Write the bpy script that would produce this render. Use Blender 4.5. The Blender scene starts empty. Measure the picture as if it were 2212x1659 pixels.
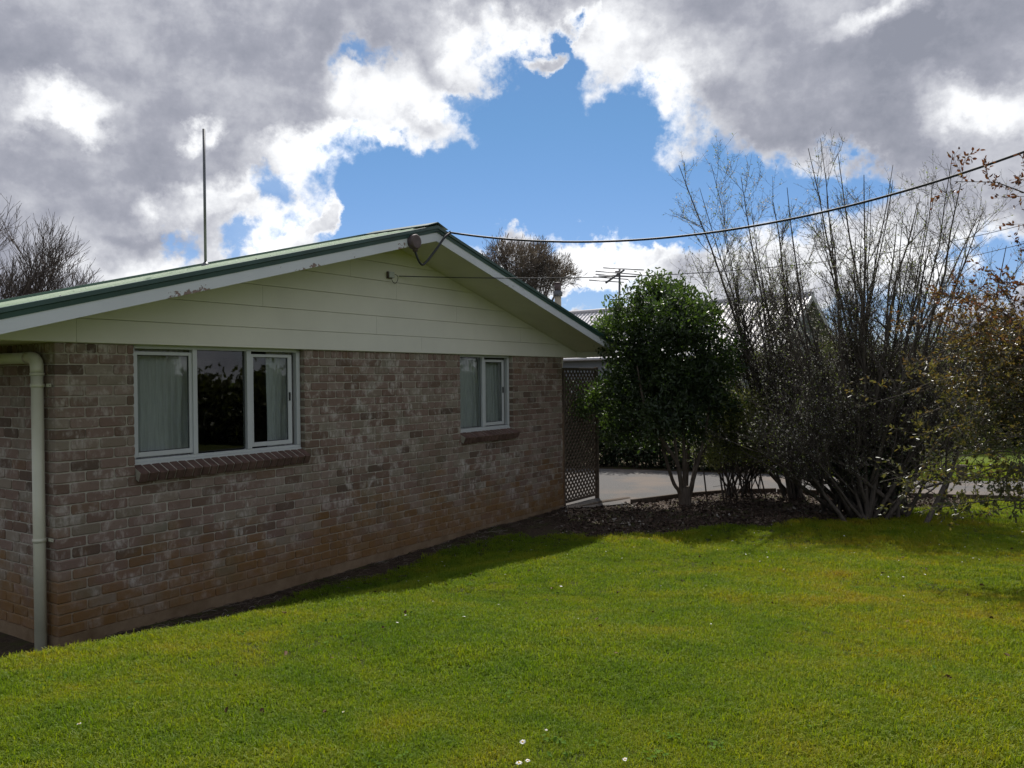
import bpy, math, random
import numpy as np
from mathutils import Vector, Matrix, noise
random.seed(7)
rng = np.random.default_rng(11)
SC = bpy.context.scene
COL = SC.collection
R_ = math.radians

# ------------------------------------------------------------------ camera
F_PX = 3081.0 / 3840.0
CAM_Z = 2.10
PITCH, ROLL = 0.0065, -0.0108
cam_d = bpy.data.cameras.new('camera'); cam = bpy.data.objects.new('camera', cam_d); COL.objects.link(cam)
cam_d.sensor_fit = 'HORIZONTAL'; cam_d.sensor_width = 36.0; cam_d.lens = 36.0 * F_PX
cam_d.clip_start = 0.05; cam_d.clip_end = 3000.0
_f = Vector((0, math.cos(PITCH), -math.sin(PITCH))); _r0 = Vector((1, 0, 0)); _u0 = _r0.cross(_f)
_r = _r0 * math.cos(ROLL) + _u0 * math.sin(ROLL); _u = -_r0 * math.sin(ROLL) + _u0 * math.cos(ROLL)
cam.matrix_world = Matrix(((_r.x, _u.x, -_f.x, 0), (_r.y, _u.y, -_f.y, 0), (_r.z, _u.z, -_f.z, CAM_Z), (0, 0, 0, 1)))
SC.camera = cam

def at(u, v, Y):
    """world point seen at (u, v) of a 2212 px wide copy of the photograph, Y metres ahead"""
    d = _f + _r * ((u - 1106) / (F_PX * 2212)) - _u * ((v - 829.5) / (F_PX * 2212))
    k = Y / d.y
    return Vector((d.x * k, Y, d.z * k + CAM_Z))

# ------------------------------------------------------------------ node helper
class NT:
    def __init__(s, tree): s.t = tree; s.n = tree.nodes; s.l = tree.links
    def put(s, sock, val):
        if isinstance(val, bpy.types.NodeSocket): s.l.new(val, sock)
        elif val is not None: sock.default_value = val
    def new(s, typ, ins=(), **props):
        n = s.n.new(typ)
        for k, v in props.items(): setattr(n, k, v)
        if isinstance(ins, dict):
            for k, v in ins.items(): s.put(n.inputs[k], v)
        else:
            for i, v in enumerate(ins): s.put(n.inputs[i], v)
        return n
    def m(s, op, a, b=0.0, c=0.0, clamp=False):
        return s.new('ShaderNodeMath', (a, b, c), operation=op, use_clamp=clamp).outputs[0]
    def vm(s, op, a, b=(0, 0, 0)):
        n = s.new('ShaderNodeVectorMath', (a, b), operation=op)
        return n.outputs['Value'] if op in ('LENGTH', 'DISTANCE', 'DOT_PRODUCT') else n.outputs[0]
    def mix(s, f, a, b, blend='MIX'):
        n = s.n.new('ShaderNodeMix'); n.data_type = 'RGBA'; n.blend_type = blend; n.clamp_factor = True
        s.put(n.inputs[0], f); s.put(n.inputs[6], a); s.put(n.inputs[7], b)
        return n.outputs[2]
    def noise(s, vec, scale, detail=4, rough=0.55, dist=0.0, out=0):
        n = s.new('ShaderNodeTexNoise', {'Vector': vec, 'Scale': scale, 'Detail': detail, 'Roughness': rough, 'Distortion': dist})
        return n.outputs[out]
    def ss(s, v, lo, hi, a=0.0, b=1.0):
        n = s.new('ShaderNodeMapRange', (v, lo, hi, a, b), interpolation_type='SMOOTHSTEP'); return n.outputs[0]
    def lin(s, v, lo, hi, a=0.0, b=1.0):
        n = s.new('ShaderNodeMapRange', (v, lo, hi, a, b)); n.clamp = True; return n.outputs[0]
    def ramp(s, v, stops):
        n = s.new('ShaderNodeValToRGB', (v,)); e = n.color_ramp.elements
        while len(e) < len(stops): e.new(0.5)
        for i, (p, c) in enumerate(stops): e[i].position = p; e[i].color = (c[0], c[1], c[2], 1)
        return n.outputs[0]
    def comb(s, x, y, z): return s.new('ShaderNodeCombineXYZ', (x, y, z)).outputs[0]

# ------------------------------------------------------------------ world: Nishita sky + procedural cumulus by direction
SUN_EL, SUN_AZ = 53.0, 2.0            # degrees above the horizon, and clockwise from straight ahead (+Y)
world = bpy.data.worlds.new('World'); SC.world = world; world.use_nodes = True
W = NT(world.node_tree)
for n in list(W.n): W.n.remove(n)
sky = W.new('ShaderNodeTexSky', sky_type='NISHITA', sun_disc=False, sun_elevation=R_(SUN_EL), sun_rotation=R_(SUN_AZ),
            altitude=50.0, air_density=1.0, dust_density=0.2, ozone_density=1.6)
gen = W.new('ShaderNodeTexCoord').outputs['Generated']
dirn = W.vm('NORMALIZE', gen)
sx = W.new('ShaderNodeSeparateXYZ', (dirn,))
az = W.m('ARCTAN2', sx.outputs[0], sx.outputs[1]); el = W.m('ARCSINE', sx.outputs[2])
warp = W.noise(dirn, 7.0, 7, 0.62, out=1)
P = W.comb(az, el, 0.0)
def vsc(v, k): return W.new('ShaderNodeVectorMath', {0: v, 3: k}, operation='SCALE').outputs[0]
Pw = W.vm('ADD', P, vsc(W.vm('SUBTRACT', warp, (0.5, 0.5, 0.5)), 0.17))
def azel(u, v):
    d = (_f + _r * ((u - 1106) / (F_PX * 2212)) - _u * ((v - 829.5) / (F_PX * 2212))).normalized()
    return math.atan2(d.x, d.y), math.asin(d.z)
def blobs(coords, items, soft=False):
    """union of soft ellipses: 1 at a centre, 0 on the rim, negative outside"""
    out = None
    for (u, v, ru, rv, rot) in items:
        c = azel(u, v); k = 1.0 / (F_PX * 2212)
        mp = W.new('ShaderNodeMapping', {'Vector': coords, 'Location': (c[0], c[1], 0), 'Rotation': (0, 0, -R_(rot)),
                                         'Scale': (ru * k, rv * k, 1.0)}, vector_type='TEXTURE')
        d = W.m('SUBTRACT', 1.0, W.new('ShaderNodeVectorMath', (mp.outputs[0],), operation='LENGTH').outputs['Value'])
        out = d if out is None else W.m('MAXIMUM', out, d)
    return out
holes = blobs(Pw, [
    (1225, 95, 26, 46, 10), (1170, 170, 90, 75, 20), (1130, 290, 150, 160, 0), (1000, 400, 290, 95, 0), (1250, 430, 330, 90, 0),
    (1340, 330, 140, 110, -20), (1570, 452, 270, 74, 0), (1720, 435, 190, 46, 0), (1830, 400, 130, 26, 5), (1000, 500, 330, 60, 0), (1400, 520, 260, 50, 0),
    (1300, 640, 130, 30, 0), 
    (880, 470, 170, 70, 0), (2100, 610, 90, 60, 0), (1900, 690, 90, 40, 0), (1990, 770, 70, 40, 0), (1680, 410, 200, 45, 0)])
puffs = blobs(Pw, [
    (1185, 108, 62, 26, 5), (640, 540, 110, 62, -12), (705, 470, 32, 55, 0), (540, 560, 60, 50, 0), (780, 570, 110, 50, 0),
    (1135, 525, 62, 36, 0), (1260, 562, 120, 46, 8), (1390, 575, 110, 30, 0), (1080, 590, 80, 50, 0), (1700, 575, 150, 72, -20), (1230, 655, 50, 22, 0),
    (1840, 505, 105, 66, 0), (2030, 470, 200, 70, 0), (1950, 600, 120, 60, 0), (850, 275, 150, 55, 12), (960, 150, 110, 60, -20), (1660, 290, 130, 70, 12), (1500, 610, 170, 60, 0),
    (400, 610, 260, 80, 0), (60, 560, 260, 130, 0)])
cov = W.m('MAXIMUM', W.m('MULTIPLY', holes, -1.0), puffs)
fine = W.m('SUBTRACT', W.noise(dirn, 19.0, 6, 0.62), 0.5)
cov = W.m('ADD', cov, W.m('MULTIPLY', fine, 1.05))
# elsewhere the cover breaks up at random
big = W.noise(dirn, 2.1, 4, 0.6)
infront = W.m('MULTIPLY', W.ss(sx.outputs[1], 0.15, 0.45), W.ss(sx.outputs[2], 0.80, 0.62))
outside = W.m('MULTIPLY', W.m('SUBTRACT', big, 0.43), 5.0)
cov = W.m('ADD', W.m('MULTIPLY', cov, infront), W.m('MULTIPLY', outside, W.m('SUBTRACT', 1.0, infront)))
wisp = W.m('MULTIPLY', W.m('SUBTRACT', W.noise(dirn, 60.0, 4, 0.6), 0.5), 0.5)
mask = W.ss(W.m('ADD', cov, wisp), -0.14, 0.36)
thin = blobs(Pw, [(745, 145, 95, 42, 0), (575, 420, 60, 52, 20), (388, 535, 40, 58, 0), (490, 500, 70, 34, 0), (980, 215, 60, 30, 0)])
mask = W.m('MULTIPLY', mask, W.ss(W.m('ADD', thin, W.m('MULTIPLY', fine, 2.2)), 0.10, 0.75, 1.0, 0.12))
# relief: brilliant thin rims and gaps, grey thick bellies
rel = W.noise(W.vm('MULTIPLY', dirn, (1, 1, 1.7)), 6.0, 8, 0.56)
bright = blobs(Pw, [
    (880, 235, 230, 110, 10), (980, 110, 110, 100, 0), (740, 190, 80, 110, 0), (1320, 80, 190, 120, 0), (1010, 60, 160, 70, 0), (1420, 190, 170, 120, -35),
    (1160, 40, 140, 60, 0), (430, 290, 50, 30, -30), (500, 420, 260, 50, -15), (600, 500, 220, 110, 0), (690, 330, 190, 50, -10), (160, 230, 100, 40, -20), (330, 440, 60, 60, 0),
    (1250, 560, 330, 90, 0), (1700, 600, 240, 120, 0), (1950, 560, 260, 120, 0), (2120, 240, 190, 60, 15), (350, 600, 320, 80, 0),
    (1900, 40, 160, 40, 0)])
dark = blobs(Pw, [
    (1750, 290, 360, 170, 0), (60, 330, 230, 130, 0), (1950, 110, 330, 110, -10), (420, 110, 420, 90, 0), (560, 250, 150, 110, 0), (380, 400, 190, 110, 20), (900, 290, 110, 40, 0)])
rim = W.lin(cov, 0.0, 0.6, 1.0, 0.0)
b = W.m('ADD', W.m('MULTIPLY', W.m('MAXIMUM', bright, 0.0), 1.15), W.m('MULTIPLY', rim, 0.75))
b = W.m('SUBTRACT', b, W.m('MULTIPLY', W.m('MAXIMUM', dark, 0.0), 0.26))
b = W.m('ADD', b, W.m('MULTIPLY', W.m('SUBTRACT', rel, 0.5), 2.6))
b = W.m('ADD', b, W.m('MULTIPLY', fine, 0.9))
b = W.m('ADD', b, 0.36)
cloud = W.ramp(W.lin(W.m('ADD', b, wisp), -0.25, 1.95), [(0.0, (0.215, 0.228, 0.275)), (0.20, (0.29, 0.30, 0.35)), (0.42, (0.46, 0.47, 0.51)), (0.62, (0.72, 0.73, 0.75)), (1.0, (1.02, 1.02, 1.03))])
SKY_K = 0.085
blue = W.mix(1.0, sky.outputs[0], W.mix(W.lin(el, 0.06, 0.30), (0.52, 0.60, 0.86, 1), (0.47, 0.66, 0.80, 1)), 'MULTIPLY')
cl10 = vsc(cloud, 1.0 / SKY_K)
col = W.mix(mask, blue, cl10)
bg = W.new('ShaderNodeBackground', (col, SKY_K))
W.l.new(bg.outputs[0], W.new('ShaderNodeOutputWorld').inputs[0])
world.cycles.sampling_method = 'MANUAL'; world.cycles.sample_map_resolution = 256

# ------------------------------------------------------------------ sun and exposure
sd = bpy.data.lights.new('sun', 'SUN'); sun = bpy.data.objects.new('sun', sd); COL.objects.link(sun)
sd.energy = 4.1; sd.angle = R_(0.55); sd.color = (1.0, 0.955, 0.89)
_sv = Vector((math.sin(R_(SUN_AZ)) * math.cos(R_(SUN_EL)), math.cos(R_(SUN_AZ)) * math.cos(R_(SUN_EL)), math.sin(R_(SUN_EL))))
sun.rotation_euler = (-_sv).to_track_quat('-Z', 'Y').to_euler()
vs = SC.view_settings; vs.view_transform = 'Standard'; vs.look = 'None'; vs.gamma = 1.0; vs.exposure = 0.42; vs.use_curve_mapping = False
SC.cycles.max_bounces = 6; SC.cycles.diffuse_bounces = 3; SC.cycles.glossy_bounces = 3; SC.cycles.transmission_bounces = 4
SC.cycles.transparent_max_bounces = 8; SC.cycles.caustics_reflective = False; SC.cycles.caustics_refractive = False
SC.cycles.use_denoising = True

# ------------------------------------------------------------------ object helpers
def tag(o, label=None, cat=None, group=None, kind=None):
    if label: o['label'] = label
    if cat: o['category'] = cat
    if group: o['group'] = group
    if kind: o['kind'] = kind
    return o
def empty(name, loc=(0, 0, 0), rz=0.0, parent=None):
    o = bpy.data.objects.new(name, None); COL.objects.link(o); o.location = loc; o.rotation_euler = (0, 0, rz)
    o.empty_display_size = 0.2; o.parent = parent
    return o
def link(name, me, parent=None, loc=None, rot=None):
    o = bpy.data.objects.new(name, me); COL.objects.link(o); o.parent = parent
    if loc is not None: o.location = loc
    if rot is not None: o.rotation_euler = rot
    return o

class MB:
    """collects vertices and faces and links them as one mesh"""
    def __init__(s): s.v = []; s.f = []; s.mi = []; s.tone = []; s.smooth = []
    def add(s, vs, fs, mi=0, smooth=False):
        b = len(s.v); s.v.extend([tuple(p) for p in vs]); s.f.extend([tuple(i + b for i in f) for f in fs])
        s.mi.extend([mi] * len(fs)); s.smooth.extend([smooth] * len(fs)); return s
    def box(s, x0, x1, y0, y1, z0, z1, mi=0, M=None):
        vs = [Vector((x, y, z)) for z in (z0, z1) for y in (y0, y1) for x in (x0, x1)]
        if M is not None: vs = [M @ p for p in vs]
        return s.add(vs, [(0, 2, 3, 1), (4, 5, 7, 6), (0, 1, 5, 4), (2, 6, 7, 3), (0, 4, 6, 2), (1, 3, 7, 5)], mi)
    def cbox(s, x0, x1, y0, y1, z0, z1, c=0.003, mi=0, M=None):
        """box with chamfered edges"""
        vs = []; idx = {}
        xs, ys, zs = (x0, x1), (y0, y1), (z0, z1)
        for i in (0, 1):
            for j in (0, 1):
                for k in (0, 1):
                    cx, cy, cz = (c if i == 0 else -c), (c if j == 0 else -c), (c if k == 0 else -c)
                    idx[(i, j, k, 0)] = len(vs); vs.append(Vector((xs[i], ys[j] + cy, zs[k] + cz)))
                    idx[(i, j, k, 1)] = len(vs); vs.append(Vector((xs[i] + cx, ys[j], zs[k] + cz)))
                    idx[(i, j, k, 2)] = len(vs); vs.append(Vector((xs[i] + cx, ys[j] + cy, zs[k])))
        fs = []
        for a in (0, 1, 2):
            o1, o2 = [(1, 2), (0, 2), (0, 1)][a]
            for sgn in (0, 1):
                q = []
                for (p, r) in ((0, 0), (1, 0), (1, 1), (0, 1)):
                    key = [0, 0, 0]; key[a] = sgn; key[o1] = p; key[o2] = r
                    q.append(idx[(*key, a)])
                fs.append(q)
            for p in (0, 1):
                for r in (0, 1):
                    k0 = [0, 0, 0]; k0[o1] = p; k0[o2] = r; k1 = list(k0); k1[a] = 1
                    fs.append([idx[(*k0, o1)], idx[(*k1, o1)], idx[(*k1, o2)], idx[(*k0, o2)]])
        for i in (0, 1):
            for j in (0, 1):
                for k in (0, 1): fs.append([idx[(i, j, k, 0)], idx[(i, j, k, 1)], idx[(i, j, k, 2)]])
        if M is not None: vs = [M @ p for p in vs]
        return s.add(vs, fs, mi)
    def tube(s, pts, rad, n=8, mi=0, cap=True, smooth=True):
        pts = [Vector(p) for p in pts]; m = len(pts)
        if not hasattr(rad, '__len__'): rad = [rad] * m
        b = len(s.v); t0 = (pts[1] - pts[0]).normalized()
        a = t0.cross(Vector((0, 0, 1)));  a = t0.cross(Vector((0, 1, 0))) if a.length < 0.1 else a
        a.normalize()
        for i, p in enumerate(pts):
            t = (pts[min(i + 1, m - 1)] - pts[max(i - 1, 0)]).normalized()
            a = (a - t * a.dot(t)); a.normalize(); c = t.cross(a)
            for k in range(n):
                w = 2 * math.pi * k / n; q = p + (a * math.cos(w) + c * math.sin(w)) * rad[i]; s.v.append((q.x, q.y, q.z))
        for i in range(m - 1):
            for k in range(n):
                k2 = (k + 1) % n; s.f.append((b + i * n + k, b + i * n + k2, b + (i + 1) * n + k2, b + (i + 1) * n + k)); s.mi.append(mi); s.smooth.append(smooth)
        if cap:
            s.f.append(tuple(b + k for k in range(n - 1, -1, -1))); s.mi.append(mi); s.smooth.append(False)
            s.f.append(tuple(b + (m - 1) * n + k for k in range(n))); s.mi.append(mi); s.smooth.append(False)
        return s
    def mesh(s, name, mats):
        me = bpy.data.meshes.new(name); me.from_pydata(s.v, [], s.f)
        for m_ in (mats if isinstance(mats, (list, tuple)) else [mats]): me.materials.append(m_)
        me.polygons.foreach_set('material_index', s.mi); me.polygons.foreach_set('use_smooth', s.smooth)
        import bmesh
        bm = bmesh.new(); bm.from_mesh(me); bmesh.ops.recalc_face_normals(bm, faces=bm.faces); bm.to_mesh(me); bm.free()
        me.update(); return me
    def build(s, name, mats, parent=None, **k): return link(name, s.mesh(name, mats), parent, **k)

def np_mesh(name, verts, quads, mat, tone=None, smooth=False, nside=4):
    """fast mesh from numpy arrays; tone is a per-vertex number read by the materials"""
    me = bpy.data.meshes.new(name); nv, nf = len(verts), len(quads)
    me.vertices.add(nv); me.vertices.foreach_set('co', np.asarray(verts, dtype=np.float32).ravel())
    me.loops.add(nf * nside); me.loops.foreach_set('vertex_index', np.asarray(quads, dtype=np.int32).ravel())
    me.polygons.add(nf); me.polygons.foreach_set('loop_start', np.arange(0, nf * nside, nside, dtype=np.int32))
    if smooth: me.polygons.foreach_set('use_smooth', np.ones(nf, dtype=bool))
    if tone is not None:
        at_ = me.attributes.new('tone', 'FLOAT', 'POINT'); at_.data.foreach_set('value', np.asarray(tone, dtype=np.float32))
    me.materials.append(mat); me.update(calc_edges=True); me.validate(); return me

# ------------------------------------------------------------------ materials
def material(name):
    m = bpy.data.materials.new(name); m.use_nodes = True; t = NT(m.node_tree)
    for n in list(t.n): t.n.remove(n)
    return m, t
def finish(t, shader, disp=None):
    o = t.new('ShaderNodeOutputMaterial'); t.l.new(shader, o.inputs[0])
def bsdf(t, col, rough=0.6, spec=0.5, metal=0.0, bump=None, bstr=0.3, bdist=0.004, **kw):
    ins = {'Base Color': col, 'Roughness': rough, 'Specular IOR Level': spec, 'Metallic': metal}
    ins.update(kw)
    if bump is not None: ins['Normal'] = t.new('ShaderNodeBump', {'Strength': bstr, 'Distance': bdist, 'Height': bump}).outputs[0]
    return t.new('ShaderNodeBsdfPrincipled', ins).outputs[0]
def c4(c): return (c[0], c[1], c[2], 1.0)
def simple(name, col, rough=0.6, spec=0.5, metal=0.0, var=0.12, scale=18.0, bstr=0.15, bdist=0.002):
    m, t = material(name); p = t.new('ShaderNodeNewGeometry').outputs['Position']
    n = t.noise(p, scale, 5, 0.6); n2 = t.noise(p, scale * 9, 3, 0.6)
    c = t.mix(t.lin(n, 0.3, 0.7), c4([x * (1 - var) for x in col]), c4([min(1, x * (1 + var)) for x in col]))
    finish(t, bsdf(t, c, rough, spec, metal, bump=t.m('ADD', n, t.m('MULTIPLY', n2, 0.4)), bstr=bstr, bdist=bdist)); return m

def geo(t): return t.new('ShaderNodeNewGeometry').outputs['Position']
def tex_object(t): return t.new('ShaderNodeTexCoord').outputs['Object']

def mat_brick():
    m, t = material('clinker brick'); p = geo(t)
    tn = t.new('ShaderNodeAttribute', attribute_name='tone', attribute_type='GEOMETRY').outputs['Fac']
    oi = t.new('ShaderNodeSeparateColor', (t.new('ShaderNodeObjectInfo').outputs['Color'],)).outputs[0]
    tone = t.m('FRACT', t.m('ADD', tn, oi)); tone2 = t.m('FRACT', t.m('MULTIPLY', tone, 17.31))
    base = t.ramp(tone, [(0.0, (0.128, 0.092, 0.070)), (0.10, (0.172, 0.118, 0.086)), (0.3, (0.222, 0.148, 0.116)), (0.5, (0.256, 0.182, 0.144)),
                         (0.64, (0.292, 0.225, 0.180)), (0.78, (0.225, 0.185, 0.135)), (0.9, (0.305, 0.262, 0.205)), (1.0, (0.205, 0.128, 0.085))])
    sp = t.new('ShaderNodeSeparateXYZ', (p,))
    base = t.mix(1.0, base, (0.84, 0.83, 0.84, 1), 'MULTIPLY')
    # lime bloom and mortar smears left by the trowel: blotches that ignore the joints
    n1 = t.noise(p, 7.0, 6, 0.62, 0.3); n2 = t.noise(t.vm('MULTIPLY', p, (30, 30, 9)), 1.0, 5, 0.65)
    lime = t.m('MULTIPLY', t.ss(n1, 0.46, 0.64), t.ss(n2, 0.34, 0.60))
    patch = t.ss(t.noise(p, 0.9, 3, 0.5), 0.38, 0.6, 0.35, 1.0)
    lime = t.m('MULTIPLY', lime, patch)
    c = t.mix(t.m('MULTIPLY', lime, 0.85), base, (0.47, 0.43, 0.385, 1))
    c = t.mix(t.m('MULTIPLY', t.ss(t.noise(p, 48.0, 4, 0.7), 0.56, 0.75), 0.5), c, (0.10, 0.075, 0.062, 1))
    c = t.mix(t.m('MULTIPLY', t.ss(t.noise(p, 3.2, 5, 0.6), 0.52, 0.72), t.lin(tone2, 0.0, 1.0, 0.2, 0.9)), c, t.mix(1.0, c, (0.80, 0.86, 0.86, 1), 'MULTIPLY'))
    # soil splashed up the lowest courses
    zz = t.m('ADD', sp.outputs[2], t.m('MULTIPLY', t.m('SUBTRACT', t.noise(p, 2.0, 6, 0.66), 0.5), 1.9))
    zz = t.m('ADD', zz, t.m('MULTIPLY', t.m('SUBTRACT', tone2, 0.5), 0.45))
    dirt = t.m('MULTIPLY', t.ss(zz, 0.95, 0.15), t.ss(t.noise(p, 11.0, 4, 0.6), 0.25, 0.6, 0.55, 1.0))
    c = t.mix(t.m('MULTIPLY', dirt, 0.85), c, (0.190, 0.100, 0.030, 1))
    moss = t.m('MULTIPLY', t.ss(t.noise(p, 1.6, 4, 0.6), 0.56, 0.7), 0.35)
    c = t.mix(moss, c, (0.15, 0.14, 0.085, 1))
    h = t.m('ADD', t.noise(p, 90.0, 5, 0.7), t.m('MULTIPLY', t.noise(p, 20.0, 4, 0.6), 1.4))
    finish(t, bsdf(t, c, 0.93, 0.25, bump=h, bstr=0.75, bdist=0.004)); return m
def mat_mortar():
    m, t = material('lime mortar'); p = geo(t)
    c = t.mix(t.lin(t.noise(p, 5.0, 5, 0.6), 0.3, 0.7), (0.31, 0.28, 0.228, 1), (0.44, 0.41, 0.345, 1))
    sp = t.new('ShaderNodeSeparateXYZ', (p,))
    zz = t.m('ADD', sp.outputs[2], t.m('MULTIPLY', t.m('SUBTRACT', t.noise(p, 2.3, 5, 0.6), 0.5), 1.1))
    c = t.mix(t.m('MULTIPLY', t.ss(zz, 0.75, 0.12), 0.8), c, (0.235, 0.140, 0.058, 1))
    finish(t, bsdf(t, c, 0.95, 0.2, bump=t.noise(p, 120.0, 5, 0.7), bstr=0.8, bdist=0.003)); return m
def mat_plinth():
    m, t = material('plinth concrete'); p = geo(t)
    c = t.mix(t.lin(t.noise(p, 4.0, 6, 0.65), 0.3, 0.7), (0.15, 0.098, 0.055, 1), (0.27, 0.195, 0.125, 1))
    finish(t, bsdf(t, c, 0.95, 0.2, bump=t.noise(p, 40.0, 6, 0.7), bstr=0.9, bdist=0.006)); return m
def mat_peeling(name, col, under=(0.33, 0.235, 0.215)):
    m, t = material(name); p = geo(t)
    at_ = t.new('ShaderNodeAttribute', attribute_name='wear', attribute_type='GEOMETRY').outputs['Fac']
    n = t.noise(p, 16.0, 8, 0.62, 0.2)
    peel = t.ss(t.m('ADD', n, t.m('MULTIPLY', at_, 0.26)), 0.665, 0.685)
    c = t.mix(t.lin(t.noise(p, 2.0, 5, 0.6), 0.3, 0.7), c4([x * 0.9 for x in col]), c4(col))
    c = t.mix(peel, c, t.mix(t.noise(p, 30.0, 3), c4(under), c4([x * 0.6 for x in under])))
    finish(t, bsdf(t, c, t.lin(peel, 0, 1, 0.5, 0.9), 0.4, bump=t.m('MULTIPLY', peel, -1.0), bstr=0.8, bdist=0.002)); return m
def mat_roof():
    m, t = material('painted roof steel'); p = geo(t)
    c = t.mix(t.lin(t.noise(p, 1.3, 5, 0.6), 0.3, 0.7), (0.42, 0.53, 0.36, 1), (0.54, 0.62, 0.46, 1))
    lich = t.ss(t.noise(p, 24.0, 5, 0.6), 0.63, 0.68)
    c = t.mix(t.m('MULTIPLY', lich, 0.9), c, (0.035, 0.045, 0.03, 1))
    c = t.mix(t.ss(t.noise(p, 7.0, 5, 0.7), 0.6, 0.75, 0, 0.6), c, (0.42, 0.42, 0.36, 1))
    finish(t, bsdf(t, c, 0.42, 0.5, bump=t.m('ADD', lich, t.noise(p, 60, 3)), bstr=0.4, bdist=0.003)); return m
def mat_foliage(name, cols, rough=0.35, trans=0.45, tcol=None, scale=2.2, spec=0.5, clump=0.4):
    """leaf: glossy front, light coming through; colour varies leaf by leaf and clump by clump"""
    m, t = material(name); p = geo(t)
    tn = t.new('ShaderNodeAttribute', attribute_name='tone', attribute_type='GEOMETRY').outputs['Fac']
    tn = t.m('ADD', t.m('MULTIPLY', tn, 1 - clump), t.m('MULTIPLY', t.lin(t.noise(p, scale, 4, 0.6), 0.3, 0.7), clump))
    c = t.ramp(tn, [(i / max(1, len(cols) - 1), k) for i, k in enumerate(cols)])
    tc = t.mix(1.0, c, c4(tcol or (1.6, 1.7, 0.7)), 'MULTIPLY')
    s1 = bsdf(t, c, rough, spec)
    s2 = t.new('ShaderNodeBsdfTranslucent', {'Color': tc}).outputs[0]
    finish(t, t.new('ShaderNodeMixShader', (trans, s1, s2)).outputs[0]); return m
def mat_bark(name, a, b_, rough=0.85):
    m, t = material(name); p = geo(t)
    n = t.noise(t.vm('MULTIPLY', p, (14, 14, 4)), 2.0, 6, 0.65)
    c = t.mix(t.lin(n, 0.3, 0.7), c4(a), c4(b_))
    finish(t, bsdf(t, c, rough, 0.25, bump=n, bstr=0.7, bdist=0.006)); return m

M = {}
M['brick'] = mat_brick(); M['mortar'] = mat_mortar(); M['plinth'] = mat_plinth()
M['cladding'] = simple('cream cladding paint', (0.69, 0.675, 0.60), 0.5, 0.4, var=0.07, scale=1.1, bstr=0.05)
M['soffit'] = simple('cream soffit paint', (0.65, 0.635, 0.56), 0.6, 0.3, var=0.07, scale=2.0, bstr=0.05)
M['barge'] = mat_peeling('white bargeboard paint', (0.66, 0.68, 0.72))
M['green'] = simple('dark green flashing', (0.030, 0.072, 0.062), 0.42, 0.5, var=0.18, scale=5.0)
M['roof'] = mat_roof()
M['alu'] = simple('off white window aluminium', (0.50, 0.52, 0.525), 0.42, 0.5, var=0.04, scale=3.0, bstr=0.02)
M['rubber'] = simple('black glazing rubber', (0.012, 0.012, 0.013), 0.5)
M['pipe'] = simple('cream pvc pipe', (0.56, 0.55, 0.43), 0.35, 0.5, var=0.07, scale=4.0, bstr=0.04)
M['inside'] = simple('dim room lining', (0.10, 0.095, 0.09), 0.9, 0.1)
M['steel'] = simple('galvanised steel', (0.12, 0.125, 0.135), 0.45, 0.5, 0.6)
M['cable'] = simple('black cable sheath', (0.020, 0.021, 0.026), 0.5, 0.4)
M['jbox'] = simple('brown bakelite', (0.115, 0.085, 0.085), 0.6, 0.3, var=0.25)

def mat_glass():
    m, t = material('window glass')
    fr = t.new('ShaderNodeFresnel', {'IOR': 1.5}).outputs[0]
    k = t.m('MULTIPLY', t.m('MULTIPLY', fr, 1.6, clamp=True), t.m('SUBTRACT', 1.0, t.new('ShaderNodeNewGeometry').outputs['Backfacing']))
    s1 = t.new('ShaderNodeBsdfTransparent', {'Color': (0.90, 0.94, 0.93, 1)}).outputs[0]
    s2 = t.new('ShaderNodeBsdfGlossy', {'Color': (1, 1, 1, 1), 'Roughness': 0.015}).outputs[0]
    finish(t, t.new('ShaderNodeMixShader', (k, s1, s2)).outputs[0]); return m
M['glass'] = mat_glass()
def mat_curtain():
    m, t = material('sheer curtain'); p = geo(t)
    c = t.mix(t.lin(t.noise(t.vm('MULTIPLY', p, (60, 60, 6)), 1.0, 5, 0.6), 0.3, 0.7), (0.47, 0.455, 0.45, 1), (0.60, 0.585, 0.58, 1))
    s1 = bsdf(t, c, 0.9, 0.1); s2 = t.new('ShaderNodeBsdfTranslucent', {'Color': c}).outputs[0]
    finish(t, t.new('ShaderNodeMixShader', (0.25, s1, s2)).outputs[0]); return m
M['curtain'] = mat_curtain()

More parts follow.
